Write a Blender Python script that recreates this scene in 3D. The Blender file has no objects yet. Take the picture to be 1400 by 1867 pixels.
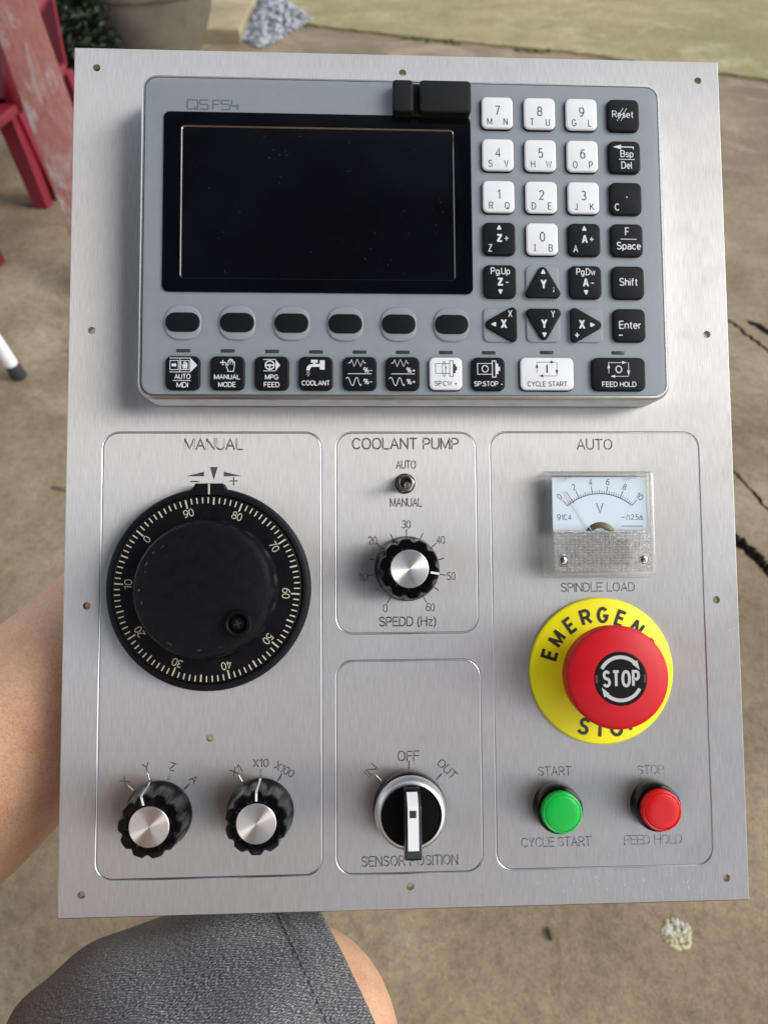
import bpy, math, random
from mathutils import Vector, Matrix, noise
from mathutils.geometry import delaunay_2d_cdt, tessellate_polygon

random.seed(7)
PI = math.pi
R = math.radians
S = bpy.context.scene

# ------------------------------------------------------------------ camera, world, sun, exposure
CAM_H = 0.90
cam_d = bpy.data.cameras.new('camera')
cam = bpy.data.objects.new('camera', cam_d)
S.collection.objects.link(cam)
cam.location = (0, 0, CAM_H)
cam.rotation_euler = (R(45), 0, 0)
cam_d.sensor_fit = 'VERTICAL'
cam_d.sensor_height = 24.0
cam_d.lens = 24.0 * 1402 / 1867
cam_d.clip_start = 0.02
cam_d.clip_end = 300
cam_d.dof.use_dof = True
cam_d.dof.focus_distance = 0.312
cam_d.dof.aperture_fstop = 9.5
S.camera = cam

SUN_DIR = Vector((0.76, -0.15, 0.63)).normalized()      # towards the light
w = bpy.data.worlds.new('World')
S.world = w
w.use_nodes = True
nt = w.node_tree
nt.nodes.clear()
sky = nt.nodes.new('ShaderNodeTexSky')
sky.sky_type = 'NISHITA'
sky.sun_disc = False
sky.sun_elevation = math.asin(SUN_DIR.z)
sky.sun_rotation = math.atan2(SUN_DIR.x, SUN_DIR.y)
sky.air_density = 1.0
sky.dust_density = 1.2
sky.ozone_density = 1.0
hs = nt.nodes.new('ShaderNodeHueSaturation')
hs.inputs['Saturation'].default_value = 0.36            # overcast, nearly grey sky
bg = nt.nodes.new('ShaderNodeBackground')
bg.inputs['Strength'].default_value = 0.10
wo = nt.nodes.new('ShaderNodeOutputWorld')
nt.links.new(sky.outputs[0], hs.inputs['Color'])
nt.links.new(hs.outputs[0], bg.inputs['Color'])
nt.links.new(bg.outputs[0], wo.inputs['Surface'])

sun_d = bpy.data.lights.new('sun', 'SUN')
sun_d.energy = 0.55
sun_d.angle = R(36)
sun_d.color = (1.0, 0.98, 0.94)
sun = bpy.data.objects.new('sun', sun_d)
S.collection.objects.link(sun)
sun.rotation_euler = SUN_DIR.to_track_quat('Z', 'Y').to_euler()
sun.location = (2, -0.5, 3)

S.view_settings.view_transform = 'Standard'
S.view_settings.look = 'None'
S.view_settings.exposure = 1.55
S.view_settings.gamma = 1.0
S.view_settings.use_curve_mapping = False
S.cycles.max_bounces = 8
S.cycles.transparent_max_bounces = 16
S.cycles.caustics_reflective = False
S.cycles.caustics_refractive = False
S.cycles.use_denoising = True


# ------------------------------------------------------------------ materials
def lin(r, g, b):
    f = lambda c: (c / 255 / 12.92) if c / 255 <= 0.04045 else ((c / 255 + 0.055) / 1.055) ** 2.4
    return (f(r), f(g), f(b), 1.0)


class N:
    """tiny node helper"""
    def __init__(s, name):
        s.m = bpy.data.materials.new(name)
        s.m.use_nodes = True
        s.t = s.m.node_tree
        s.b = s.t.nodes['Principled BSDF']
        s.out = s.t.nodes['Material Output']

    def node(s, typ, **kw):
        n = s.t.nodes.new(typ)
        for k, v in kw.items():
            setattr(n, k, v)
        return n

    def link(s, a, b):
        s.t.links.new(a, b)

    def coord(s, which='Object', scale=(1, 1, 1), rot=(0, 0, 0)):
        tc = s.node('ShaderNodeTexCoord')
        mp = s.node('ShaderNodeMapping')
        mp.inputs['Scale'].default_value = scale
        mp.inputs['Rotation'].default_value = rot
        s.link(tc.outputs[which], mp.inputs['Vector'])
        return mp.outputs[0]

    def noise(s, vec, scale=1.0, detail=3, rough=0.55, dist=0.0):
        n = s.node('ShaderNodeTexNoise')
        n.inputs['Scale'].default_value = scale
        n.inputs['Detail'].default_value = detail
        n.inputs['Roughness'].default_value = rough
        n.inputs['Distortion'].default_value = dist
        s.link(vec, n.inputs['Vector'])
        return n.outputs['Fac']

    def ramp(s, fac, stops, interp='LINEAR'):
        r = s.node('ShaderNodeValToRGB')
        r.color_ramp.interpolation = interp
        e = r.color_ramp.elements
        e[0].position, e[0].color = stops[0]
        e[1].position, e[1].color = stops[-1]
        for p, c in stops[1:-1]:
            x = e.new(p)
            x.color = c
        s.link(fac, r.inputs[0])
        return r.outputs[0]

    def mix(s, fac, a, b, blend='MIX'):
        m = s.node('ShaderNodeMix', data_type='RGBA', blend_type=blend)
        for sock, val in ((m.inputs[0], fac), (m.inputs[6], a), (m.inputs[7], b)):
            if hasattr(val, 'is_linked'):
                s.link(val, sock)
            else:
                sock.default_value = val
        return m.outputs[2]

    def math(s, op, a, b=0.0, clamp=False):
        m = s.node('ShaderNodeMath', operation=op)
        m.use_clamp = clamp
        for sock, val in ((m.inputs[0], a), (m.inputs[1], b)):
            if hasattr(val, 'is_linked'):
                s.link(val, sock)
            else:
                sock.default_value = val
        return m.outputs[0]

    def bump(s, height, strength=0.2, dist=0.001, normal=None):
        b = s.node('ShaderNodeBump')
        b.inputs['Strength'].default_value = strength
        b.inputs['Distance'].default_value = dist
        s.link(height, b.inputs['Height'])
        if normal is not None:
            s.link(normal, b.inputs['Normal'])
        return b.outputs[0]

    def set(s, **kw):
        for k, v in kw.items():
            sock = s.b.inputs[k.replace('_', ' ')]
            if hasattr(v, 'is_linked'):
                s.link(v, sock)
            else:
                sock.default_value = v
        return s.m


def g(v):
    return (v, v, v, 1.0)


def plain(name, col, rough=0.5, metal=0.0, spec=0.5, bump=0.0, bscale=2500, var=0.0, **kw):
    n = N(name)
    v = n.coord('Object')
    nz = n.noise(v, bscale, 3)
    args = dict(Roughness=rough, Metallic=metal)
    args['Specular_IOR_Level'] = spec
    c = col
    if var:
        nz2 = n.noise(v, bscale * 0.06, 4)
        dark = tuple(x * (1 - var) for x in col[:3]) + (1,)
        lite = tuple(min(1, x * (1 + var)) for x in col[:3]) + (1,)
        c = n.ramp(nz2, [(0.3, dark), (0.7, lite)])
        rv = n.math('MULTIPLY_ADD', nz2, 0.12)
        rv.node.inputs[2].default_value = rough - 0.06
        args['Roughness'] = rv
    args['Base_Color'] = c
    if bump:
        args['Normal'] = n.bump(nz, bump, 0.0003)
    args.update(kw)
    return n.set(**args)


def brushed(name, base, rough, aniso=0.75, along='Y', streak=1.0):
    n = N(name)
    sc = (2300, 130, 130) if along == 'Y' else (130, 2300, 130)
    v = n.coord('Object', sc)
    a = n.noise(v, 1.0, 3, 0.6)
    sc2 = (5200, 420, 420) if along == 'Y' else (420, 5200, 420)
    b = n.noise(n.coord('Object', sc2), 1.0, 2, 0.6)
    soft = n.noise(n.coord('Object', (14, 9, 14)), 1.0, 4, 0.6)
    h = n.math('ADD', a, n.math('MULTIPLY', b, 0.6))
    lo = tuple(x * (1 - 0.16 * streak) for x in base[:3]) + (1,)
    hi = tuple(min(1, x * (1 + 0.14 * streak)) for x in base[:3]) + (1,)
    col = n.ramp(a, [(0.30, lo), (0.52, base), (0.74, hi)])
    smear = n.noise(n.coord('Object', (38, 30, 38)), 1.0, 5, 0.7, 1.2)
    ro = n.math('MULTIPLY_ADD', n.math('ADD', soft, n.ramp(smear, [(0.48, g(0)), (0.75, g(0.45))])), 0.10)
    ro.node.inputs[2].default_value = rough - 0.06
    vt = n.node('ShaderNodeVectorTransform', vector_type='VECTOR', convert_from='OBJECT', convert_to='WORLD')
    vt.inputs[0].default_value = (0, 1, 0) if along == 'X' else (1, 0, 0)   # spread across the grain
    n.set(Base_Color=col, Metallic=1.0, Roughness=ro, Anisotropic=aniso, Tangent=vt.outputs[0],
          Normal=n.bump(h, 0.16 * streak, 0.00012))
    return n.m


def turned(name, base, rough=0.3):
    """concentrically turned metal: radial tangent and fine rings"""
    n = N(name)
    tc = n.node('ShaderNodeTexCoord')
    sx = n.node('ShaderNodeSeparateXYZ')
    n.link(tc.outputs['Object'], sx.inputs[0])
    r2 = n.math('ADD', n.math('POWER', sx.outputs[0], 2.0), n.math('POWER', sx.outputs[1], 2.0))
    r = n.math('SQRT', r2)
    s = n.math('SINE', n.math('MULTIPLY', r, 2 * PI / 0.00052))
    tg = n.node('ShaderNodeTangent', direction_type='RADIAL', axis='Z')
    n.set(Base_Color=base, Metallic=1.0, Roughness=0.36, Anisotropic=0.95, Anisotropic_Rotation=0.25, Tangent=tg.outputs[0],
          Normal=n.bump(s, 0.22, 0.00004))
    return n.m


M = {}
M['alu'] = brushed('brushed_aluminium', (0.550, 0.540, 0.532, 1), 0.54, 0.935, 'Y', 0.75)
M['groove'] = plain('machined_groove', (0.50, 0.50, 0.50, 1), 0.28, 1.0)
M['holewall'] = plain('drilled_hole', (0.45, 0.44, 0.42, 1), 0.35, 1.0)
M['scratch'] = plain('scratch', (0.92, 0.91, 0.90, 1), 0.3, 1.0)
M['frame_alu'] = brushed('satin_frame', (0.74, 0.74, 0.73, 1), 0.34, 0.4, 'X', 0.8)
M['membrane'] = plain('grey_membrane', (0.232, 0.262, 0.280, 1), 0.52, 0, 0.35, 0.05, 3000, 0.03)
M['logo'] = plain('logo_grey', (0.095, 0.118, 0.135, 1), 0.45)
M['glass_black'] = plain('black_glass', (0.0025, 0.003, 0.005, 1), 0.12, 0, 0.22, 0, 900, 0.25)
M['screen'] = plain('dark_screen', (0.003, 0.0033, 0.0055, 1), 0.16, 0, 0.25, 0, 500, 0.35)
M['rim_line'] = plain('polished_rim', (0.40, 0.38, 0.36, 1), 0.18, 1.0)
M['rubber'] = plain('black_rubber', (0.008, 0.008, 0.008, 1), 0.55, 0, 0.2, 0.12, 2500, 0.1)
M['key_white'] = plain('white_key', (0.72, 0.72, 0.73, 1), 0.38, 0, 0.5, 0.04, 2500, 0.02)
M['key_black'] = plain('black_key', (0.007, 0.0075, 0.009, 1), 0.45, 0, 0.14, 0.10, 4000, 0.05)
M['print_white'] = plain('white_print', (0.62, 0.62, 0.62, 1), 0.5)
M['print_black'] = plain('black_print', (0.02, 0.02, 0.022, 1), 0.5)
M['led'] = plain('dark_indicator', (0.035, 0.048, 0.052, 1), 0.25)
M['bakelite'] = plain('black_bakelite', (0.003, 0.003, 0.0035, 1), 0.15, 0, 0.22, 0.05, 3000, 0.2)
M['black_matte'] = plain('black_anodised', (0.004, 0.0042, 0.0055, 1), 0.45, 0, 0.18, 0.06, 4000, 0.25)
M['boss_black'] = plain('boss_black', (0.004, 0.004, 0.0045, 1), 0.32, 0, 0.22)
M['gloss_black'] = plain('gloss_black', (0.006, 0.006, 0.006, 1), 0.16, 0, 0.5)
M['cream'] = plain('cream_print', (0.55, 0.52, 0.40, 1), 0.55)
M['turned'] = turned('turned_aluminium', (0.86, 0.84, 0.82, 1), 0.30)
M['nickel'] = plain('nickel', (0.42, 0.40, 0.37, 1), 0.22, 1.0)
M['silver'] = plain('satin_silver', (0.66, 0.66, 0.66, 1), 0.36, 1.0, 0.5, 0.06, 4000)
M['steel'] = plain('screw_steel', (0.60, 0.59, 0.56, 1), 0.2, 1.0)
M['dark_slot'] = plain('dark_slot', (0.02, 0.02, 0.02, 1), 0.5)
M['yellow'] = plain('yellow_plastic', (0.90, 0.82, 0.006, 1), 0.42, 0, 0.4, 0.05, 2500, 0.04)
M['red'] = plain('red_plastic', (0.56, 0.005, 0.013, 1), 0.45, 0, 0.28, 0.05, 2500, 0.04)
M['white_strip'] = plain('white_strip', (0.78, 0.78, 0.78, 1), 0.4)
M['label_black'] = plain('label_black', (0.006, 0.006, 0.006, 1), 0.45, 0, 0.12)
M['pocket'] = plain('milled_pocket', (0.27, 0.27, 0.28, 1), 0.45, 1.0)
M['label_grey'] = plain('label_grey', (0.48, 0.48, 0.48, 1), 0.45)
M['card'] = plain('meter_card', (0.68, 0.77, 0.84, 1), 0.5, 0, 0.3)
M['needle_red'] = plain('needle_red', (0.6, 0.01, 0.02, 1), 0.4)
M['brass'] = plain('coil_brass', (0.12, 0.09, 0.045, 1), 0.4, 0.6)
M['dust'] = plain('dust_speck', (0.10, 0.10, 0.10, 1), 0.8)


def lens(name, col, glow):
    n = N(name)
    return n.set(Base_Color=col, Roughness=0.34, Specular_IOR_Level=0.3, Subsurface_Weight=0.6, Subsurface_Radius=(0.004, 0.004, 0.004),
                 Subsurface_Scale=1.0, Coat_Weight=0.15, Coat_Roughness=0.2)


M['lens_green'] = lens('green_lens', (0.004, 0.46, 0.055, 1), 0)
M['lens_red'] = lens('red_lens', (0.60, 0.003, 0.003, 1), 0)


def clear(name, tint, white, base=0.045, rough=0.06):
    """thin clear acrylic: mostly transparent, fresnel gloss and a little milky scatter"""
    n = N(name)
    tr = n.node('ShaderNodeBsdfTransparent')
    tr.inputs[0].default_value = tint
    gl = n.node('ShaderNodeBsdfGlossy')
    gl.inputs['Roughness'].default_value = rough
    lw = n.node('ShaderNodeLayerWeight')
    fr = n.math('MULTIPLY_ADD', n.math('POWER', lw.outputs['Facing'], 5.0), 0.85)   # same from both sides of the thin wall
    fr.node.inputs[2].default_value = base
    df = n.node('ShaderNodeBsdfDiffuse')
    df.inputs[0].default_value = (0.90, 0.90, 0.88, 1)
    m1 = n.node('ShaderNodeMixShader')
    m1.inputs[0].default_value = white
    n.link(tr.outputs[0], m1.inputs[1])
    n.link(df.outputs[0], m1.inputs[2])
    m2 = n.node('ShaderNodeMixShader')
    n.link(fr, m2.inputs[0])
    n.link(m1.outputs[0], m2.inputs[1])
    n.link(gl.outputs[0], m2.inputs[2])
    n.link(m2.outputs[0], n.out.inputs['Surface'])
    return n.m


M['clear'] = clear('clear_acrylic', (0.995, 0.995, 0.995, 1), 0.0)
M['clear_edge'] = clear('clear_acrylic_edge', (0.98, 0.98, 0.97, 1), 0.06, 0.08)
M['prism'] = clear('prismatic_acrylic', (0.96, 0.96, 0.94, 1), 0.40, 0.26, 0.10)


# ------------------------------------------------------------------ mesh builder
def rrect(wd, ht, r, cx=0, cy=0, n=6):
    r = max(min(r, wd / 2, ht / 2), 1e-4)
    pts = []
    for (sx, sy, a0) in ((1, 1, 0), (-1, 1, 90), (-1, -1, 180), (1, -1, 270)):
        for i in range(n + 1):
            a = R(a0 + 90 * i / n)
            pts.append((cx + sx * (wd / 2 - r) + r * math.cos(a), cy + sy * (ht / 2 - r) + r * math.sin(a)))
    return pts


def circ(r, n=64, cx=0, cy=0, a0=0.0):
    return [(cx + r * math.cos(a0 + 2 * PI * i / n), cy + r * math.sin(a0 + 2 * PI * i / n)) for i in range(n)]


def round_poly(corners, r, n=6):
    """convex polygon with rounded corners, counter-clockwise"""
    out = []
    k = len(corners)
    for i in range(k):
        p = Vector(corners[i]); a = Vector(corners[i - 1]); b = Vector(corners[(i + 1) % k])
        u = (a - p).normalized(); v = (b - p).normalized()
        half = math.acos(max(-1, min(1, u.dot(v)))) / 2
        c = p + (u + v).normalized() * (r / math.sin(half))
        t0 = p + u * (r / math.tan(half)); t1 = p + v * (r / math.tan(half))
        a0 = math.atan2(*(t0 - c).yx); a1 = math.atan2(*(t1 - c).yx)
        while a1 < a0:
            a1 += 2 * PI
        for j in range(n + 1):
            t = a0 + (a1 - a0) * j / n
            out.append((c.x + r * math.cos(t), c.y + r * math.sin(t)))
    return out


def inset(pts, d):
    k = len(pts)
    out = []
    for i in range(k):
        p = Vector(pts[i])
        e1 = p - Vector(pts[i - 1]); e2 = Vector(pts[(i + 1) % k]) - p
        if e1.length < 1e-9: e1 = e2
        if e2.length < 1e-9: e2 = e1
        n1 = Vector((-e1.y, e1.x)).normalized(); n2 = Vector((-e2.y, e2.x)).normalized()
        m = (n1 + n2)
        m = m.normalized() if m.length > 1e-6 else n1
        q = p + m * d / max(0.35, m.dot(n1))
        out.append((q.x, q.y))
    return out


class MB:
    def __init__(s, unit=0.001):
        s.v, s.f, s.m, s.sm, s.u = [], [], [], [], unit
        s.zz = 0
        s.uv = None

    def add(s, vs, fs, mi=0, smooth=True, T=None):
        o = len(s.v)
        for p in vs:
            p = Vector(p)
            s.v.append(T @ p if T is not None else p)
        for f in fs:
            s.f.append([i + o for i in f]); s.m.append(mi); s.sm.append(smooth)

    def loops(s, rings, mi=0, cap0=False, cap1=True, smooth=True, mis=None, T=None):
        """stack of equal-length closed rings of 3-d points"""
        k = len(rings[0]); vs = [p for r in rings for p in r]
        for j in range(len(rings) - 1):
            fs = []
            for i in range(k):
                a, b = j * k + i, j * k + (i + 1) % k
                fs.append((a, b, b + k, a + k))
            o = len(s.v)
            s.m += [mis[j] if mis else mi] * k
            s.sm += [smooth] * k
            s.f += [[i + o for i in f] for f in fs]
        o = len(s.v)
        if cap0:
            s.f.append([o + i for i in reversed(range(k))]); s.m.append(mis[0] if mis else mi); s.sm.append(False)
        if cap1:
            s.f.append([o + (len(rings) - 1) * k + i for i in range(k)]); s.m.append(mis[-1] if mis else mi); s.sm.append(False)
        for p in vs:
            p = Vector(p)
            s.v.append(T @ p if T is not None else p)

    def prism(s, pts, z0, z1, bev=0.0, mi=0, nb=3, cap0=False, T=None, mtop=None):
        rings = [[(x, y, z0) for x, y in pts]]
        if bev > 0:
            for j in range(nb + 1):
                a = PI / 2 * j / nb
                q = inset(pts, bev * (1 - math.cos(a))) if j else pts
                rings.append([(x, y, z1 - bev + bev * math.sin(a)) for x, y in q])
        else:
            rings.append([(x, y, z1) for x, y in pts])
        s.loops(rings, mi, cap0, True, True, T=T)
        if mtop is not None:
            s.m[-1] = mtop

    def lathe(s, prof, n=64, mi=0, c=(0, 0), mis=None, rfun=None, cap1=True, cap0=False, T=None):
        rings = []
        for j, (r, z) in enumerate(prof):
            ring = []
            for i in range(n):
                a = 2 * PI * i / n
                rr = rfun(r, z, a, j) if rfun else r
                ring.append((c[0] + rr * math.cos(a), c[1] + rr * math.sin(a), z))
            rings.append(ring)
        s.loops(rings, mi, cap0, cap1, True, mis, T=T)

    def face(s, pts, z, mi=0):
        """flat sheet, convex or concave outline"""
        s.zz += 1
        z = z + s.zz * 0.0006
        vs = [Vector((x, y, z)) for x, y in pts]
        tris = tessellate_polygon([vs])
        fs = []
        for t in tris:
            a, b, c = (vs[i] for i in t)
            if (b - a).cross(c - a).z < 0:
                t = tuple(reversed(t))
            fs.append(t)
        s.add(vs, fs, mi, False)

    def stroke(s, path, wd, z, mi=0, zf=None):
        """flat ribbon with mitred joints; zf(x, y) adds height"""
        s.zz += 1
        z = z + s.zz * 0.0006
        L, Rr = offsets(path, wd / 2)
        k = len(L)
        zz = (lambda p: z + (zf(*p) if zf else 0))
        s.add([(p[0], p[1], zz(p)) for p in L] + [(p[0], p[1], zz(p)) for p in Rr],
              [(i, i + k, i + k + 1, i + 1) for i in range(k - 1)], mi, False)

    def tube(s, path, r, n=10, mi=0, cap=True, smooth=True):
        path = [Vector(p) for p in path]
        rad = r if isinstance(r, (list, tuple)) else [r] * len(path)
        rings = []
        up = None
        for i, p in enumerate(path):
            t = (path[min(i + 1, len(path) - 1)] - path[max(i - 1, 0)]).normalized()
            if up is None:
                up = Vector((0, 0, 1)) if abs(t.z) < 0.9 else Vector((1, 0, 0))
            x = t.cross(up).normalized(); y = x.cross(t).normalized(); up = y
            rings.append([p + rad[i] * (math.cos(2 * PI * j / n) * x + math.sin(2 * PI * j / n) * y) for j in range(n)])
        s.loops(rings, mi, cap, cap, smooth)

    def box(s, x0, x1, y0, y1, z0, z1, mi=0, T=None):
        vs = [(x, y, z) for z in (z0, z1) for y in (y0, y1) for x in (x0, x1)]
        fs = [(0, 2, 3, 1), (4, 5, 7, 6), (0, 1, 5, 4), (2, 6, 7, 3), (0, 4, 6, 2), (1, 3, 7, 5)]
        s.add(vs, fs, mi, False, T)

    def build(s, name, mats, parent=None, loc=(0, 0, 0), label=None, sharp=38, rot=None):
        me = bpy.data.meshes.new(name)
        me.from_pydata([tuple(p * s.u) for p in s.v], [], s.f)
        for m in mats if isinstance(mats, (list, tuple)) else [mats]:
            me.materials.append(m)
        me.polygons.foreach_set('material_index', s.m)
        me.polygons.foreach_set('use_smooth', s.sm)
        me.update()
        if sharp:
            me.set_sharp_from_angle(angle=R(sharp))
        if s.uv:
            l = me.uv_layers.new(name='UVMap')
            for lp in me.loops:
                l.data[lp.index].uv = s.uv[lp.vertex_index]
        o = bpy.data.objects.new(name, me)
        S.collection.objects.link(o)
        o.parent = parent
        o.location = Vector(loc) * s.u
        if rot:
            o.rotation_euler = rot
        if label:
            o['label'] = label
        return o


def offsets(path, h):
    P = [Vector(p[:2]) for p in path]
    P = [p for i, p in enumerate(P) if i == 0 or (p - P[i - 1]).length > 1e-7]
    closed = len(P) > 2 and (P[0] - P[-1]).length < 1e-6
    k = len(P)
    L, Rr = [], []
    for i, p in enumerate(P):
        if closed and i in (0, k - 1):
            d1 = p - P[k - 2]; d2 = P[1] - p
        else:
            d1 = p - P[i - 1] if i > 0 else P[1] - p
            d2 = P[i + 1] - p if i < k - 1 else d1
        n1 = Vector((-d1.y, d1.x)).normalized(); n2 = Vector((-d2.y, d2.x)).normalized()
        m = n1 + n2
        if m.length < 0.2:
            m = n1; q = h
        else:
            m.normalize(); q = h / max(0.55, m.dot(n1))
        L.append((p.x + m.x * q, p.y + m.y * q)); Rr.append((p.x - m.x * q, p.y - m.y * q))
    return L, Rr


# ------------------------------------------------------------------ stroke lettering
def arc(cx, cy, rx, ry, a0, a1, n=10, e=2.0):
    out = []
    for i in range(n + 1):
        a = R(a0 + (a1 - a0) * i / n)
        c, s = math.cos(a), math.sin(a)
        out.append((cx + rx * math.copysign(abs(c) ** (2 / e), c), cy + ry * math.copysign(abs(s) ** (2 / e), s)))
    return out


def ell(cx, cy, rx, ry, n=22, e=2.2):
    return arc(cx, cy, rx, ry, 90, 450, n, e)


_six = [ell(.3, .31, .3, .31), arc(.43, .31, .43, .69, 180, 72, 8)]
G = {
    'A': (.72, [[(0, 0), (.36, 1), (.72, 0)], [(.13, .34), (.59, .34)]]),
    'B': (.64, [[(0, 0), (0, 1), (.36, 1)] + arc(.36, .76, .24, .24, 90, -90, 8) + [(0, .52)], [(.36, .52)] + arc(.36, .26, .28, .26, 90, -90, 8) + [(0, 0)]]),
    'C': (.70, [arc(.37, .5, .37, .5, 42, 318, 16)]),
    'D': (.68, [[(0, 0), (0, 1), (.3, 1)] + arc(.3, .5, .38, .5, 90, -90, 12) + [(0, 0)]]),
    'E': (.58, [[(.58, 1), (0, 1), (0, 0), (.58, 0)], [(0, .52), (.52, .52)]]),
    'F': (.55, [[(.55, 1), (0, 1), (0, 0)], [(0, .5), (.48, .5)]]),
    'G': (.74, [arc(.37, .5, .37, .5, 42, 340, 16) + [(.735, .44), (.42, .44)]]),
    'H': (.66, [[(0, 0), (0, 1)], [(.66, 0), (.66, 1)], [(0, .52), (.66, .52)]]),
    'I': (.0, [[(0, 0), (0, 1)]]),
    'J': (.42, [[(.42, 1), (.42, .25)] + arc(.21, .23, .21, .23, 0, -165, 8)]),
    'K': (.62, [[(0, 0), (0, 1)], [(.6, 1), (0, .36)], [(.22, .58), (.63, 0)]]),
    'L': (.52, [[(0, 1), (0, 0), (.52, 0)]]),
    'M': (.80, [[(0, 0), (0, 1)], [(0, 1), (.4, .08), (.8, 1)], [(.8, 1), (.8, 0)]]),
    'N': (.66, [[(0, 0), (0, 1)], [(0, 1), (.66, 0)], [(.66, 0), (.66, 1)]]),
    'O': (.74, [ell(.37, .5, .37, .5)]),
    'P': (.60, [[(0, 0), (0, 1), (.34, 1)] + arc(.34, .73, .26, .27, 90, -90, 8) + [(0, .46)]]),
    'Q': (.74, [ell(.37, .5, .37, .5), [(.46, .22), (.74, -.04)]]),
    'R': (.64, [[(0, 0), (0, 1), (.36, 1)] + arc(.36, .74, .26, .26, 90, -90, 8) + [(0, .48)], [(.34, .48), (.64, 0)]]),
    'S': (.62, [arc(.31, .755, .28, .245, 28, 270, 10) + arc(.31, .255, .31, .255, 90, -155, 12)[1:]]),
    'T': (.62, [[(0, 1), (.62, 1)], [(.31, 1), (.31, 0)]]),
    'U': (.64, [[(0, 1), (0, .3)] + arc(.32, .3, .32, .3, 180, 360, 10) + [(.64, 1)]]),
    'V': (.66, [[(0, 1), (.33, 0), (.66, 1)]]),
    'W': (.96, [[(0, 1), (.24, 0), (.48, .95), (.72, 0), (.96, 1)]]),
    'X': (.64, [[(0, 0), (.64, 1)], [(0, 1), (.64, 0)]]),
    'Y': (.66, [[(0, 1), (.33, .45), (.66, 1)], [(.33, .45), (.33, 0)]]),
    'Z': (.60, [[(.02, 1), (.58, 1), (0, 0), (.6, 0)]]),
    '0': (.60, [ell(.3, .5, .3, .5)]),
    '1': (.34, [[(0.02, .78), (.3, 1), (.3, 0)]]),
    '2': (.60, [arc(.3, .71, .28, .29, 165, -38, 10) + [(0, 0), (.6, 0)]]),
    '3': (.58, [arc(.28, .76, .26, .24, 150, -90, 10), arc(.28, .26, .3, .26, 90, -150, 10)]),
    '4': (.62, [[(.46, 0), (.46, 1), (0, .28), (.62, .28)]]),
    '5': (.60, [[(.54, 1), (.1, 1), (.05, .53)] + arc(.29, .32, .3, .32, 130, -145, 12)]),
    '6': (.60, _six),
    '7': (.56, [[(0, 1), (.56, 1), (.18, 0)]]),
    '8': (.60, [ell(.3, .76, .25, .24), ell(.3, .26, .3, .26)]),
    '9': (.60, [[(.6 - x, 1 - y) for x, y in st] for st in _six]),
    'a': (.48, [arc(.25, .47, .23, .21, 155, 0, 8) + [(.48, 0)], ell(.24, .2, .24, .2, 16)]),
    'c': (.48, [arc(.27, .335, .27, .335, 45, 315, 12)]),
    'e': (.52, [[(0.02, .36), (.52, .36)] + arc(.26, .335, .26, .335, 5, 315, 14)]),
    'f': (.34, [arc(.34, .78, .2, .2, 90, 180, 5) + [(.14, 0)], [(0, .66), (.33, .66)]]),
    'g': (.50, [ell(.25, .33, .25, .335, 16), [(.5, .67), (.5, -.05)] + arc(.26, -.05, .24, .2, 0, -150, 7)]),
    'h': (.48, [[(0, 0), (0, 1)], arc(.24, .42, .24, .25, 180, 0, 8) + [(.48, 0)]]),
    'i': (.0, [[(0, 0), (0, .67)], [(0, .86), (0, .98)]]),
    'l': (.16, [[(0, 1), (0, .14)] + arc(.14, .14, .14, .14, 180, 270, 4)]),
    'n': (.48, [[(0, 0), (0, .67)], arc(.24, .42, .24, .25, 180, 0, 8) + [(.48, 0)]]),
    'p': (.50, [[(0, .67), (0, -.26)], ell(.25, .33, .25, .335, 16)]),
    'r': (.30, [[(0, 0), (0, .67)], arc(.3, .36, .3, .3, 180, 90, 6)]),
    's': (.44, [arc(.22, .505, .19, .16, 28, 270, 8) + arc(.22, .17, .21, .17, 90, -155, 9)[1:]]),
    't': (.34, [[(.14, .92), (.14, .16)] + arc(.3, .16, .16, .16, 180, 270, 4), [(0, .66), (.33, .66)]]),
    'w': (.72, [[(0, .67), (.18, 0), (.36, .62), (.54, 0), (.72, .67)]]),
    'z': (.46, [[(.02, .67), (.45, .67), (0, 0), (.46, 0)]]),
    '.': (.0, [[(0, 0), (0, .11)]]),
    ';': (.06, [[(.05, .5), (.05, .64)], [(.06, .14), (.06, .0), (0, -.14)]]),
    '+': (.5, [[(0, .42), (.5, .42)], [(.25, .17), (.25, .67)]]),
    '-': (.36, [[(0, .40), (.36, .40)]]),
    '(': (.2, [arc(.3, .4, .3, .62, 120, 240, 8)]),
    ')': (.2, [arc(-.1, .4, .3, .62, 60, -60, 8)]),
    '%': (.80, [ell(.17, .76, .17, .24, 14), ell(.63, .24, .17, .24, 14), [(.62, 1), (.18, 0)]]),
    ' ': (.22, []),
}


def text(s, h, cx=0, cy=0, width=None, rot=0.0, gap=.20, xs=1.0):
    """strokes of a line of lettering centred at (cx, cy); cap height h; squeezed to width if given"""
    x, out = 0.0, []
    for ch in s:
        wd, st = G[ch]
        for p in st:
            out.append([(a + x, b - .5) for a, b in p])
        x += wd + gap
    x -= gap
    k = (width / (x * h)) if (width and x) else xs
    c, sn = math.cos(R(rot)), math.sin(R(rot))
    res = []
    for p in out:
        q = []
        for a, b in p:
            a = (a - x / 2) * h * k; b = b * h
            q.append((cx + a * c - b * sn, cy + a * sn + b * c))
        res.append(q)
    return res


# ------------------------------------------------------------------ scene helpers
def thing(name, label, cat, loc=(0, 0, 0), group=None):
    o = bpy.data.objects.new(name, None)
    o.empty_display_size = 0.05
    S.collection.objects.link(o)
    o.location = loc
    o['label'] = label; o['category'] = cat
    if group: o['group'] = group
    return o


def tag(o, label, cat, group=None, kind=None):
    o['label'] = label; o['category'] = cat
    if group: o['group'] = group
    if kind: o['kind'] = kind
    return o


def struct(o):
    o['kind'] = 'structure'
    return o


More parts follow.
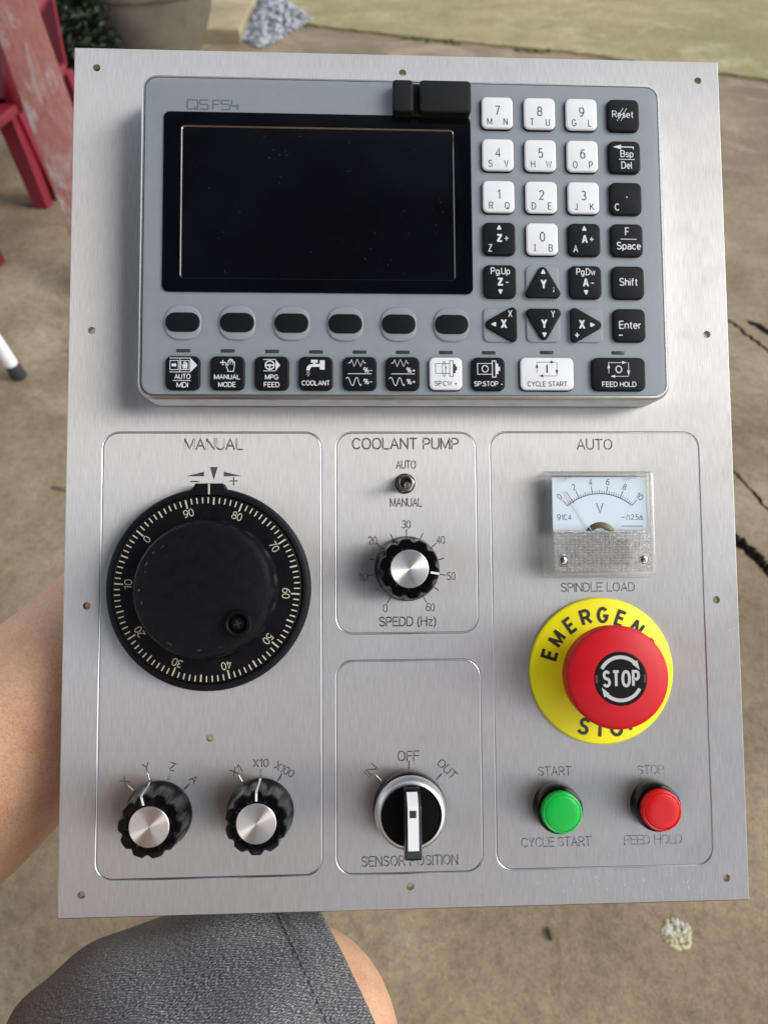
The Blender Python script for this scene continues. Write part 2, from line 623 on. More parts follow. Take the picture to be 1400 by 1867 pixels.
def inside(p, poly):
    x, y = p
    c = False
    j = len(poly) - 1
    for i in range(len(poly)):
        xi, yi = poly[i]; xj, yj = poly[j]
        if (yi > y) != (yj > y) and x < (xj - xi) * (y - yi) / (yj - yi) + xi:
            c = not c
        j = i
    return c


def cut_sheet(outer, holes, eps=1e-6):
    """triangulate a sheet and leave out everything inside the (possibly overlapping) cut-outs"""
    vs, fs = [], []
    for poly in [outer] + holes:
        o = len(vs)
        vs += [Vector(p) for p in poly]
        fs += [(o + i, o + (i + 1) % len(poly)) for i in range(len(poly))]
    V, Ed, F, _, _, _ = delaunay_2d_cdt(vs, fs, [], 0, eps)
    bb = [(min(p[0] for p in h), max(p[0] for p in h), min(p[1] for p in h), max(p[1] for p in h), h) for h in holes]
    keep = []
    for f in F:
        c = (V[f[0]] + V[f[1]] + V[f[2]]) / 3
        if any(b[0] <= c.x <= b[1] and b[2] <= c.y <= b[3] and inside(c, b[4]) for b in bb):
            continue
        f = list(f)
        if (V[f[1]] - V[f[0]]).cross(V[f[2]] - V[f[0]]) < 0:
            f.reverse()
        keep.append(f)
    return V, keep


# ================================================================== SETTING
def ground_mat(name, cols, stain, pale, scale=1.0, veins=True):
    n = N(name)
    v = n.coord('Object')
    big = n.noise(v, 0.9 * scale, 6, 0.62, 0.4)
    mid = n.noise(v, 5.0 * scale, 8, 0.68, 0.3)
    fine = n.noise(v, 70 * scale, 6, 0.72)
    grit = n.noise(v, 260 * scale, 4, 0.75)
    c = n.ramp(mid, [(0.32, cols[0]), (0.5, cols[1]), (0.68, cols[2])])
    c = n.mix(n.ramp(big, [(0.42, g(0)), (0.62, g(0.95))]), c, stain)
    blot = n.noise(v, 2.3 * scale, 7, 0.7, 0.8)
    c = n.mix(n.ramp(blot, [(0.54, g(0)), (0.66, g(0.65))]), c, pale)
    if veins:                                          # thin filled cracks, paler than the slab
        mp = n.node('ShaderNodeMapping')
        wob = n.node('ShaderNodeTexNoise')
        wob.inputs['Scale'].default_value = 3.0
        n.link(v, wob.inputs['Vector'])
        add = n.node('ShaderNodeVectorMath', operation='MULTIPLY_ADD')
        n.link(wob.outputs['Color'], add.inputs[0]); add.inputs[1].default_value = (.35, .35, 0); n.link(v, add.inputs[2])
        vo = n.node('ShaderNodeTexVoronoi', feature='DISTANCE_TO_EDGE')
        vo.inputs['Scale'].default_value = 2.2
        n.link(add.outputs[0], vo.inputs['Vector'])
        vm = n.math('MULTIPLY', n.ramp(vo.outputs['Distance'], [(0.0, g(1)), (0.028, g(0))]), n.ramp(big, [(0.47, g(.0)), (0.60, g(.42))]))
        c = n.mix(vm, c, pale)
    spk = n.ramp(fine, [(0.32, g(0.76)), (0.5, g(1.0)), (0.70, g(1.20))])
    c = n.mix(1.0, c, spk, 'MULTIPLY')
    spk2 = n.ramp(grit, [(0.30, g(0.74)), (0.48, g(1.0)), (0.66, g(1.20))])
    c = n.mix(0.8, c, spk2, 'MULTIPLY')
    h = n.math('ADD', n.math('MULTIPLY', mid, 2.0), n.math('ADD', n.math('MULTIPLY', fine, 0.7), n.math('MULTIPLY', grit, 0.3)))
    return n.set(Base_Color=c, Roughness=0.88, Specular_IOR_Level=0.25, Normal=n.bump(h, 0.6, 0.008))


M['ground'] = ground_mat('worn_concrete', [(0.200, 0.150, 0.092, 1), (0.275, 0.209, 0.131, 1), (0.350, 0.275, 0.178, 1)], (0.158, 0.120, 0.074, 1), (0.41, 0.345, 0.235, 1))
M['far_slab'] = ground_mat('mossy_concrete', [(0.250, 0.205, 0.098, 1), (0.325, 0.270, 0.138, 1), (0.40, 0.34, 0.19, 1)], (0.245, 0.212, 0.092, 1), (0.46, 0.41, 0.265, 1), 1.0, False)
M['crack'] = plain('crack_soil', (0.085, 0.067, 0.048, 1), 0.95, 0, 0.1, 0.5, 60)
M['mossy'] = plain('moss', (0.085, 0.095, 0.040, 1), 0.95, 0, 0.1, 0.6, 300, 0.4)


def jag(path, wd, amp, n=7, seed=1):
    """jagged closed outline round a crack path"""
    rnd = random.Random(seed)
    P = [Vector(p) for p in path]
    D = []
    for a, b in zip(P[:-1], P[1:]):
        for i in range(n):
            D.append(a.lerp(b, i / n))
    D.append(P[-1])
    k = len(D)
    mid = [(p.x + rnd.uniform(-amp, amp), p.y + rnd.uniform(-amp, amp)) for p in D]
    L, Rr = offsets(mid, 1.0)
    out1, out2 = [], []
    for i, (c, l) in enumerate(zip(mid, L)):
        t = math.sin(PI * min(1, max(0, i / (k - 1)))) ** 0.5
        nrm = Vector(l) - Vector(c)
        if nrm.length > 1e-6: nrm.normalize()
        w1 = wd * (0.12 + t * rnd.uniform(0.5, 1.1)) / 2
        w2 = wd * (0.12 + t * rnd.uniform(0.5, 1.1)) / 2
        out1.append((c[0] + nrm.x * w1, c[1] + nrm.y * w1)); out2.append((c[0] - nrm.x * w2, c[1] - nrm.y * w2))
    return out1 + out2[::-1]


cracks = [
    jag([(0.55, 1.86), (0.70, 1.56), (0.765, 1.484), (0.81, 1.36), (0.95, 1.22)], 0.010, 0.004, 12, 1),
    jag([(0.48, 1.18), (0.58, 1.05), (0.615, 0.985), (0.645, 0.875), (0.76, 0.80)], 0.007, 0.004, 12, 2),
    jag([(0.46, 0.95), (0.55, 0.865), (0.578, 0.80), (0.605, 0.74), (0.72, 0.68)], 0.024, 0.004, 14, 3),
    jag([(0.80, 1.50), (0.835, 1.44), (0.87, 1.43)], 0.026, 0.003, 8, 4),
]
mb = MB(1.0)
OUT = [(-9, -4), (9, -4), (9, 16), (-9, 16)]
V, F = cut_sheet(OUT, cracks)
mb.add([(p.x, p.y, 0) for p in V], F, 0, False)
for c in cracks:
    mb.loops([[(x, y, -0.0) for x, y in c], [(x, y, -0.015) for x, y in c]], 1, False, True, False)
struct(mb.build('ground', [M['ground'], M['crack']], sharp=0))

# the far slab lies a couple of centimetres higher, with a mossy broken edge
edge = [(-0.60, 4.12), (-0.37, 4.0), (0.0, 3.83), (0.35, 3.70), (0.80, 3.53), (1.10, 3.36), (1.45, 3.18), (2.1, 2.95), (4.0, 2.4)]
rnd = random.Random(4)
ed = []
for a, b in zip(edge[:-1], edge[1:]):
    for i in range(10):
        t = i / 10
        ed.append((a[0] + (b[0] - a[0]) * t + rnd.uniform(-.008, .008), a[1] + (b[1] - a[1]) * t + rnd.uniform(-.012, .012)))
outl = ed + [(8, 2.0), (8, 15), (-8, 15), (-8, 5.6), (-1.2, 4.6)]
mb = MB(1.0)
mb.prism(outl, 0.0, 0.010, 0.0, 0)
struct(mb.build('pavement', M['far_slab'], sharp=30))
mb = MB(1.0)
for (x, y) in ed:                                    # moss in the joint
    for q in range(6):
        px, py = x + rnd.uniform(-.03, .03), y - abs(rnd.gauss(0, .012))
        h = rnd.uniform(.004, .013); r = rnd.uniform(.005, .014)
        if noise.noise(Vector((x * 3, y * 3, 0))) < 0.12: continue
        mb.lathe([(r, 0.001), (r * .8, h * .6), (r * .3, h)], 6, 0, (px, py))
o = mb.build('moss', M['mossy'], sharp=0)
tag(o, 'thin green moss growing in the joint between concrete slabs', 'moss', kind='stuff')


# porch roof: the panel is held in the shade under its open right-hand edge
M['roof'] = plain('weathered_roof_boards', (0.075, 0.058, 0.042, 1), 0.85, 0, 0.2, 0.4, 30, 0.3)
mb = MB(1.0)
mb.prism([(0.95, -4.0), (0.95, 0.10), (-1.15, 0.10), (-1.15, -4.0)], 2.15, 2.22, 0.0, 0, 3, True)
roof = struct(mb.build('roof', M['roof'], sharp=30))
for x, y in ((0.88, -2.6), (0.88, -3.9), (-1.08, -1.6), (-1.08, -3.9)):
    mb = MB(1.0)
    mb.prism(rrect(.09, .09, .008), 0, 2.15, 0, 0)
    mb.build('post', M['roof'], roof, (x, y, 0))

# ================================================================== CONTROL PANEL
# plate-local frame in millimetres: x right, y up, z out of the front face
Rm = Matrix(((0.998952833, 0.007265054, -0.045171406), (-0.004228794, 0.997747228, 0.066952119), (0.045556056, -0.066690988, 0.996733143)))
tm = Vector((0.00911768, -0.01882303, 0.31661850))
Dm = Matrix.Diagonal((1, -1, -1))
panel = thing('control_panel', 'large brushed aluminium machine control panel resting on the denim knee', 'control panel')
_rot = Dm @ Rm @ Dm
Mcam = Matrix.Translation((0, 0, CAM_H)) @ Matrix.Rotation(R(45), 4, 'X')
panel.matrix_world = Mcam @ (Matrix.Translation(Dm @ tm) @ _rot.to_4x4())
PW, PH, PT = 275.0, 353.8, 3.0

# ---- engraved strokes
EN = []                                             # (path, half width, depth)


def en(paths, wd=0.52, d=0.36):
    for p in paths:
        p = [tuple(q) for i, q in enumerate(p) if i == 0 or (Vector(q) - Vector(p[i - 1])).length > 1e-5]
        if len(p) > 3 and (Vector(p[0]) - Vector(p[-1])).length < 1e-6:
            h = len(p) // 2
            EN.append((p[:h + 1], wd * .55, d)); EN.append((p[h:], wd * .55, d))
        else:
            EN.append((p, wd * .55, d))


def box_line(x0, x1, y0, y1, r=6.6):
    p = rrect(x1 - x0, y1 - y0, r, (x0 + x1) / 2, (y0 + y1) / 2, 7)
    en([p + [p[0]]], 0.80, 0.34)


box_line(-122.9, -34.8, -162.5, 14.0)
box_line(-28.8, 28.8, -68.1, 14.0)
box_line(-29.1, 29.2, -162.7, -79.0)
box_line(34.8, 122.9, -162.4, 14.2)
en(text('MANUAL', 4.3, -78.5, 9.2, 23.2), .58)
en(text('COOLANT PUMP', 4.3, -.2, 9.4, 43.6), .58)
en(text('AUTO', 4.1, 78.7, 9.1, 14.6), .55)
en(text('AUTO', 3.1, -.1, .7, 7.9), .42)
en(text('MANUAL', 3.2, -.2, -14.9, 12.8), .42)
CK = (-.1, -42.0)
for i, s in enumerate(('0', '10', '20', '30', '40', '50', '60')):
    a = R(-150 + 50 * i)
    pos = {0: (-9.0, -58.0), 1: (-17.9, -45.3), 2: (-14.0, -30.4), 3: (-.2, -23.9), 4: (13.9, -30.4), 5: (18.0, -45.2), 6: (9.3, -57.8)}[i]
    en(text(s, 3.0, pos[0], pos[1], 1.6 if s == '0' else 3.3), .38)
for i in range(13):
    a = R(-150 + 25 * i)
    r0, r1 = 13.6, (16.0 if i % 2 == 0 else 15.6)
    en([[(CK[0] + r0 * math.sin(a), CK[1] + r0 * math.cos(a)), (CK[0] + r1 * math.sin(a), CK[1] + r1 * math.cos(a))]], .42)
en(text('SPEDD (Hz)', 3.5, 0, -63.4, 22.8), .48)
en(text('IN', 3.1, -15.3, -122.5, 4.6, 46), .45)
en(text('OFF', 3.6, -.1, -117.0, 8.4), .45)
en(text('OUT', 3.1, 15.4, -122.5, 8.6, -45), .45)
for a in (-45, 0, 45):
    a = R(a); c = (0, -137.5)
    en([[(c[0] + 15.6 * math.sin(a), c[1] + 15.6 * math.cos(a)), (c[0] + 18.3 * math.sin(a), c[1] + 18.3 * math.cos(a))]], .6)
en(text('SENSOR POSITION', 3.6, 0, -157.9, 38.2), .48)
en(text('START', 3.3, 59, -124.1, 13.2), .45)
en(text('STOP', 3.3, 98.5, -124.3, 10.8), .45)
en(text('CYCLE START', 3.4, 59, -152.0, 28.0), .45)
en(text('FEED HOLD', 3.4, 98.6, -152.0, 23.4), .45)
en(text('SPINDLE LOAD', 3.4, 78.6, -50.2, 30.6), .48)
K1, K2 = (-98.9, -137.9), (-59.0, -137.6)
for s, c, a, px, py, rt, wd in (('X', K1, -46, -111.8, -125.3, 46, 2.4), ('Y', K1, -15, -103.8, -120.2, 15, 2.4), ('Z', K1, 15, -93.9, -120.2, -15, 2.2), ('A', K1, 46, -85.7, -125.0, -46, 2.4),
                                ('X1', K2, -31, -68.3, -122.1, 31, 4.0), ('X10', K2, 0, -59.0, -119.4, 0, 5.8), ('X100', K2, 30, -49.9, -122.1, -30, 7.8)):
    a = R(a)
    en(text(s, 2.9, px + .7 * math.sin(a), py + .7 * math.cos(a), wd, rt), .40)
    en([[(c[0] + 13.9 * math.sin(a), c[1] + 13.9 * math.cos(a)), (c[0] + 16.4 * math.sin(a), c[1] + 16.4 * math.cos(a))]], .6)
en([[(-87.6, -6.1), (-84.6, -6.1)]], .42)
en([[(-71.9, -5.9), (-68.9, -5.9)], [(-70.4, -7.4), (-70.4, -4.4)]], .42)
# wedge symbols over the handwheel: filled pockets
POCK = [[(-80.0, -.2), (-76.8, -.2), (-78.4, -5.5)], [(-89.5, -3.9), (-82.3, -2.1), (-82.3, -4.0)], [(-74.4, -2.1), (-67.2, -3.9), (-74.4, -4.0)]]

HOLES = [(x, y) for x in (-128.2, 128.2) for y in (168.1, 56.1, -55.9, -167.9)] + [(0.06, 168.8), (0.1, -167.9), (-79.1, -108.5)]

mm = 0.001
cuts = []
for p, h, d in EN:
    L, Rr = offsets(p, h)
    a = Vector(p[0]) - Vector(p[1]); b = Vector(p[-1]) - Vector(p[-2])
    c0 = [(p[0][0] + h * math.cos(math.atan2(a.y, a.x) + t), p[0][1] + h * math.sin(math.atan2(a.y, a.x) + t)) for t in (-.8, 0, .8)]
    c1 = [(p[-1][0] + h * math.cos(math.atan2(b.y, b.x) + t), p[-1][1] + h * math.sin(math.atan2(b.y, b.x) + t)) for t in (-.8, 0, .8)]
    cuts.append(Rr + c1 + L[::-1] + c0)
hole_c = [circ(1.55, 18, *c) for c in HOLES]
mb = MB()
ch = 0.45
V, F = cut_sheet([(-PW / 2 + ch, -PH / 2 + ch), (PW / 2 - ch, -PH / 2 + ch), (PW / 2 - ch, PH / 2 - ch), (-PW / 2 + ch, PH / 2 - ch)], cuts + POCK + hole_c, 1e-5)
mb.add([(p.x, p.y, 0) for p in V], F, 0, False)


def rect3(dx, z):
    return [(-PW / 2 + dx, -PH / 2 + dx, z), (PW / 2 - dx, -PH / 2 + dx, z), (PW / 2 - dx, PH / 2 - dx, z), (-PW / 2 + dx, PH / 2 - dx, z)]


mb.loops([rect3(0, -PT), rect3(0, -ch), rect3(ch, 0)], 0, False, False, False)
Vb, Fb = cut_sheet([(-PW / 2, -PH / 2), (PW / 2, -PH / 2), (PW / 2, PH / 2), (-PW / 2, PH / 2)], hole_c, 1e-5)
mb.add([(p.x, p.y, -PT) for p in Vb], [f[::-1] for f in Fb], 0, False)
for h in hole_c:
    mb.loops([[(x, y, 0) for x, y in h], [(x, y, -PT) for x, y in h]], 2, False, False)
for p, h, d in EN:                                   # round-bottomed channels under the cut-outs
    P = [Vector(q) for q in p]
    a = (P[0] - P[1]).normalized() * h; b = (P[-1] - P[-2]).normalized() * h
    Q = [P[0] + a] + P[1:-1] + [P[-1] + b] if len(P) > 2 else [P[0] + a, P[1] + b]
    Q = [tuple(q) for q in Q]
    rows = []
    for fr, dz in ((1.06, .02), (.8, .45), (.4, .85), (0, 1.0)):
        L, Rr = offsets(Q, h * fr) if fr else (Q, Q)
        rows.append((L, Rr, -d * dz - .01))
    seq = [(r[0], r[2]) for r in rows] + [(r[1], r[2]) for r in rows[-2::-1]]
    k = len(Q)
    if any(len(r[0]) != k for r in seq): continue
    vs = [(q[0], q[1], z) for r, z in seq for q in r]
    fs = []
    for j in range(len(seq) - 1):
        for i in range(k - 1):
            fs.append((j * k + i, (j + 1) * k + i, (j + 1) * k + i + 1, j * k + i + 1))
    mb.add(vs, fs, 1, True)
for p in POCK:
    mb.loops([[(x, y, 0) for x, y in p], [(x, y, -.35) for x, y in p]], 1, False, True, False)
    mb.m[-1] = 4
# handling scratches and nicks along the lower edge and a few elsewhere
rnd = random.Random(11)
for k in range(95):
    if k < 34: x, y = rnd.uniform(-134, -60), rnd.gauss(-169.5, 1.5)
    elif k < 66: x, y = rnd.uniform(40, 120), rnd.gauss(-169, 3)
    elif k < 84: x, y = rnd.uniform(-134, 134), rnd.uniform(-174, -80)
    else: x, y = rnd.uniform(112, 134), rnd.uniform(-100, 170)
    if (abs(abs(x) - 128) < 3 and abs(y + 168) < 3): continue
    if any((Vector((x, y)) - Vector(c)).length < rr for c, rr in ((K1, 18), (K2, 18), ((0, -138), 20), ((79, -84), 34), ((-79, -49), 46), ((59, -138), 14), ((99, -138), 14))): continue
    a = rnd.gauss(R(95), .35); l = rnd.uniform(.3, 1.3)
    mb.stroke([(x, y), (x + l * math.cos(a), y + l * math.sin(a))], rnd.uniform(.07, .14), .004, 3)
plate = mb.build('face_plate', [M['alu'], M['groove'], M['holewall'], M['scratch'], M['pocket']], panel, sharp=30)
plate['label'] = 'brushed aluminium plate with engraved lettering and screw holes'


# ---- controller with screen and keypad
CC = (-.2, 90.6)                                     # controller origin on the plate
ZF = 15.0


def C(x, y):
    return (x - CC[0], y - CC[1])


mb = MB()
outer = rrect(211, 132, 6.5, 0, 0, 8)
rings = [[(x, y, 0.0) for x, y in inset(outer, 1.2)], [(x, y, 1.2) for x, y in inset(outer, .2)], [(x, y, 13.6) for x, y in outer], [(x, y, 14.3) for x, y in inset(outer, .25)],
         [(x, y, 15.1) for x, y in inset(outer, 1.0)], [(x, y, 15.1) for x, y in inset(outer, 1.55)], [(x, y, 14.6) for x, y in inset(outer, 1.75)]]
mb.loops(rings, 0, False, True)
ctrl = mb.build('controller', [M['frame_alu']], panel, (CC[0], CC[1], 0), 'grey machine controller with dark screen and keypad in a silver frame', sharp=30)
mb = MB()
mb.prism(rrect(211 - 3.7, 132 - 3.7, 5.0, 0, 0, 8), 14.4, 15.0, .15, 0)
for cx_, cy_ in [(-88.1, 54.8), (-67.0, 54.8), (-45.8, 54.7), (-24.7, 54.6), (-3.6, 54.6), (17.4, 54.6)]:
    mb.prism(rrect(14.2, 13.8, 5.6, *C(cx_, cy_), 8), 14.98, 15.75, .7, 0, 4)
mb.prism(rrect(13.6, 13.9, 2.4, *C(54.2, 72.1), 6), 14.98, 15.7, .6, 0, 4)
for cx_ in (36.9, 54.2, 71.4):
    mb.prism(rrect(13.8, 13.9, 2.4, *C(cx_, 54.6), 6), 14.98, 15.7, .6, 0, 4)
ox, oy = C(-77.4, 143.8)
lg = .58
for p in ([(-11.9, 1.2), (-11.4, 1.9), (-6.8, 1.9), (-6.3, 1.2), (-6.3, -1.2), (-6.9, -1.9), (-11.4, -1.9), (-11.9, -1.2), (-11.9, 1.2)], [(-8.2, -.9), (-6.1, -2.3)],
          [(-.6, 1.9), (-4.9, 1.9), (-5.2, 1.5), (-5.2, .4), (-4.8, .05), (-1.0, .05), (-.6, -.3), (-.6, -1.5), (-1.0, -1.9), (-5.2, -1.9)],
          [(1.9, -2.0), (1.9, 1.9), (5.6, 1.9)], [(1.9, .2), (5.2, .2)],
          [(10.9, 1.9), (6.4, 1.9), (6.4, .3), (10.4, .3), (10.9, -.1), (10.9, -1.5), (10.4, -1.9), (6.3, -1.9)],
          [(12.0, 2.0), (12.0, -.4), (16.0, -.4)], [(15.0, .6), (15.0, -2.0)]):
    mb.stroke([(x * .74 + ox - 1.2, y + oy) for x, y in p], lg, 15.004, 1)
face = mb.build('face_panel', [M['membrane'], M['logo']], ctrl, sharp=30)

# screen: black glass border, polished recess, dark display
mb = MB()
o1 = rrect(122.6, 73.4, 2.4, *C(-35.1, 103.8), 6)
i1 = rrect(108.7, 62.4, 1.6, *C(-35.1, 103.6), 6)
i2 = rrect(107.9, 61.6, 1.2, *C(-35.1, 103.6), 6)
mb.loops([[(x, y, 14.9) for x, y in o1], [(x, y, 15.55) for x, y in o1], [(x, y, 15.7) for x, y in inset(o1, .15)], [(x, y, 15.7) for x, y in i1], [(x, y, 15.15) for x, y in i2]],
         0, False, True, mis=[0, 0, 0, 1, 2])
rnd = random.Random(5)
for k in range(95):
    x, y = C(-35 + rnd.uniform(-52, 52), 103.6 + rnd.uniform(-29, 29))
    r = rnd.choice((.06, .06, .09, .14))
    mb.face(circ(r, 5, x, y), 15.16, 3)
for k in range(9):
    x, y = C(-35 + rnd.uniform(-50, 50), 103.6 + rnd.uniform(-29, 29)); a = rnd.uniform(0, PI)
    mb.stroke([(x, y), (x + .9 * math.cos(a), y + .9 * math.sin(a))], .06, 15.16, 3)
mb.build('screen', [M['glass_black'], M['rim_line'], M['screen'], M['dust']], ctrl, sharp=25, label='dark switched-off screen in a black glass border')

# rubber port cover
mb = MB()
x0, y0 = C(-5.5, 139.6); x1, y1 = C(26.0, 152.9)
yc, hh = (y0 + y1) / 2, y1 - y0
mb.prism(rrect(31.2, hh, 1.6, (x0 + x1) / 2, yc, 5), 14.9, 17.2, .3, 0)
mb.prism(rrect(8.2, hh, 1.5, x0 + 4.1, yc, 5), 17.0, 20.2, 1.0, 0, 4)
mb.prism(rrect(20.8, hh, 1.8, x1 - 10.4, yc, 5), 17.0, 20.2, .9, 0, 4)
mb.tube([(x0 + 9.9, y0 + .6, 17.3), (x0 + 9.9, y1 - .6, 17.3)], .55, 10)
mb.build('port_cover', [M['rubber']], ctrl, label='black rubber port cover with a finger groove')


# keys
def key(cx_, cy_, wd, ht, white, draw, shape=None, label=None, oval=False):
    """one key: dark body, coloured cap, printed legend"""
    mb = MB()
    if shape:
        mb.prism(shape, 15.4, 16.7, .5, 0, 4)
        zt = 16.7
    elif oval:
        mb.prism(rrect(wd, ht, ht / 2 - .06, 0, 0, 10), 15.4, 16.3, .35, 0, 4)
        zt = 16.3
    elif white:
        mb.prism(rrect(wd + .4, ht + .4, 2.5, -.06, -.06, 6), 14.9, 15.7, .3, 0, 3)
        mb.prism(rrect(wd - .1, ht - .1, 2.2, .05, .05, 6), 15.5, 16.7, .7, 1, 5)
        zt = 16.7
    else:
        mb.prism(rrect(wd + .3, ht + .3, 2.5, 0, 0, 6), 14.9, 16.6, .75, 0, 5)
        zt = 16.6
    z = zt + .01
    if draw:
        draw(mb, z, 3 if white else 2)
    return mb.build('key', [M['key_black'], M['key_white'], M['print_white'], M['print_black']], ctrl, (*C(cx_, cy_), 0), label, sharp=50)


BOLD = {'Z': [[(-.31, .5), (-.31, .29), (.02, .29), (-.33, -.30), (-.33, -.5), (.33, -.5), (.33, -.29), (-.02, -.29), (.32, .30), (.32, .5)]],
        'A': [[(-.38, -.5), (-.11, .5), (.02, .5), (.02, .27), (-.16, -.5)], [(.38, -.5), (.16, -.5), (-.02, .27), (-.02, .5), (.11, .5)], [(-.2, -.27), (.2, -.27), (.2, -.09), (-.2, -.09)]],
        'X': [[(-.38, -.5), (-.14, -.5), (.36, .5), (.12, .5)], [(.14, -.5), (.38, -.5), (-.12, .5), (-.36, .5)]],
        'Y': [[(-.38, .5), (-.13, .5), (.11, .02), (-.11, -.12)], [(.38, .5), (.11, -.12), (-.11, .02), (.13, .5)], [(-.11, -.5), (.11, -.5), (.11, .06), (-.11, .06)]]}


def T_(mb, z, mi, s, h, x, y, wt=.42, width=None, xs=.86):
    if wt > .9 and s in BOLD:
        for p in BOLD[s]:
            mb.face([(x + a * h, y + b * h) for a, b in p], z, mi)
        return
    for p in text(s, h, x, y, width, 0, .22, xs):
        mb.stroke(p, wt, z, mi)


def tri(mb, z, mi, x, y, a, s=1.0):
    p = [(0, 1.25 * s), (-1.05 * s, -1.0 * s), (1.05 * s, -1.0 * s)]
    c, sn = math.cos(R(a)), math.sin(R(a))
    mb.face(round_poly([(x + px * c - py * sn, y + px * sn + py * c) for px, py in p], .28, 3), z, mi)


KX = (36.9, 54.2, 71.4, 88.8)
KY = (141.9, 124.3, 106.9, 89.6, 72.1, 54.6)
digits = [(0, 0, '7', 'M', 'N'), (1, 0, '8', 'T', 'U'), (2, 0, '9', 'G', 'L'), (0, 1, '4', 'S', 'V'), (1, 1, '5', 'H', 'W'), (2, 1, '6', 'O', 'P'),
          (0, 2, '1', 'R', 'Q'), (1, 2, '2', 'D', 'E'), (2, 2, '3', 'J', 'K'), (1, 3, '0', 'I', 'B')]
for c, r, d, a, b in digits:
    def dr(mb, z, mi, d=d, a=a, b=b):
        T_(mb, z, mi, d, 3.6, .1, .85, .46, None, .80)
        if a == 'I':
            mb.stroke([(-3.0, -5.0), (-3.0, -2.5)], .36, z, mi)
            for yy in (-5.0, -2.45): mb.stroke([(-3.5, yy), (-2.5, yy)], .22, z, mi)
        else:
            T_(mb, z, mi, a, 2.7, -3.1, -3.75, .36, None, .80)
        T_(mb, z, mi, b, 2.7, 3.35, -3.75, .36, None, .80)
    key(KX[c], KY[r], 12.9, 13.2, True, dr, label='white key with the digit ' + d)


def reset(mb, z, mi):
    T_(mb, z, mi, 'Reset', 2.7, -.3, .3, .34, 8.6)
    for dx in (0, 1.5):
        mb.stroke([(-.1 + dx, 2.9), (-1.7 + dx, .5), (-1.0 + dx, .2), (-2.7 + dx, -2.5)], .22, z, mi)


def bsp(mb, z, mi):
    mb.stroke([(-1.6, 4.1), (3.6, 4.1), (3.6, 3.2)], .45, z, mi)
    mb.face([(-1.4, 5.1), (-4.8, 4.1), (-1.4, 3.1)], z, mi)
    T_(mb, z, mi, 'Bsp', 2.6, .9, 1.3, .38, 5.0)
    mb.stroke([(-2.4, -1.1), (4.1, -1.1)], .28, z, mi)
    T_(mb, z, mi, 'Del', 2.7, .8, -3.5, .38, 4.3)


def dot_c(mb, z, mi):
    mb.face(circ(.3, 8, .4, .5), z, mi)
    T_(mb, z, mi, 'C', 2.7, -3.7, -3.7, .38)


def f_space(mb, z, mi):
    T_(mb, z, mi, 'F', 3.0, .1, 3.5, .42)
    mb.stroke([(-2.7, .3), (3.9, .3)], .28, z, mi)
    T_(mb, z, mi, 'Space', 2.8, .6, -2.4, .42, 9.6)


def shift(mb, z, mi): T_(mb, z, mi, 'Shift', 2.9, .1, .2, .42, 7.2)


def enter(mb, z, mi):
    T_(mb, z, mi, 'Enter', 2.9, .2, .1, .42, 8.6)
    mb.stroke([(-4.5, -4.1), (-3.0, -4.1)], .45, z, mi)


for r, (fn, nm) in enumerate([(reset, 'black Reset key'), (bsp, 'black backspace and delete key'), (dot_c, 'black key with a point and C'), (f_space, 'black F and Space key'), (shift, 'black Shift key'), (enter, 'black Enter key')]):
    key(KX[3], KY[r], 12.9, 13.2, False, fn, label=nm)


def axis(letter, sign, small, up):
    def dr(mb, z, mi):
        if up:
            tri(mb, z, mi, 0, 4.6, 0)
            T_(mb, z, mi, letter, 3.2, .1, .2, .95)
            T_(mb, z, mi, sign, 3.6, 2.9, .4, .36)
            T_(mb, z, mi, small, 2.7, -3.7, -3.9, .36, None, .8)
        else:
            tri(mb, z, mi, .1, -4.3, 180)
            T_(mb, z, mi, letter, 3.2, .1, -.2, .95)
            T_(mb, z, mi, sign, 3.4, 2.8, -.1, .40, 1.1)
            T_(mb, z, mi, small, 2.5, .2, 4.2, .38, 7.4)
    return dr


key(KX[0], KY[3], 12.9, 13.2, False, axis('Z', '+', 'Z', True), label='black Z plus key with up arrow')
key(KX[2], KY[3], 12.9, 13.2, False, axis('A', '+', 'A', True), label='black A plus key with up arrow')
key(KX[0], KY[4], 12.9, 13.2, False, axis('Z', '-', 'Pg.Up', False), label='black Z minus page up key')
key(KX[2], KY[4], 12.9, 13.2, False, axis('A', '-', 'Pg.Dw', False), label='black A minus page down key')


def y_up(mb, z, mi):
    tri(mb, z, mi, .1, 4.1, 0); T_(mb, z, mi, 'Y', 3.4, .2, -1.0, .95)
    mb.face(circ(.22, 7, 4.2, -2.6), z, mi); mb.stroke([(4.3, -3.3), (4.25, -3.8), (3.95, -4.3)], .34, z, mi)


def y_dn(mb, z, mi):
    tri(mb, z, mi, .1, -4.2, 180); T_(mb, z, mi, 'Y', 3.4, .1, .3, .95); T_(mb, z, mi, 'Y', 2.6, 3.7, 4.3, .36, None, .8)


def x_lf(mb, z, mi):
    tri(mb, z, mi, -2.9, 0, 90); T_(mb, z, mi, 'X', 3.4, 1.2, .2, .95); T_(mb, z, mi, 'X', 2.6, 3.8, 4.3, .36, None, .8)


def x_rt(mb, z, mi):
    tri(mb, z, mi, 2.4, 0, -90); T_(mb, z, mi, 'X', 3.4, -1.9, .2, .95); T_(mb, z, mi, '+', 3.8, -4.0, -3.9, .5)


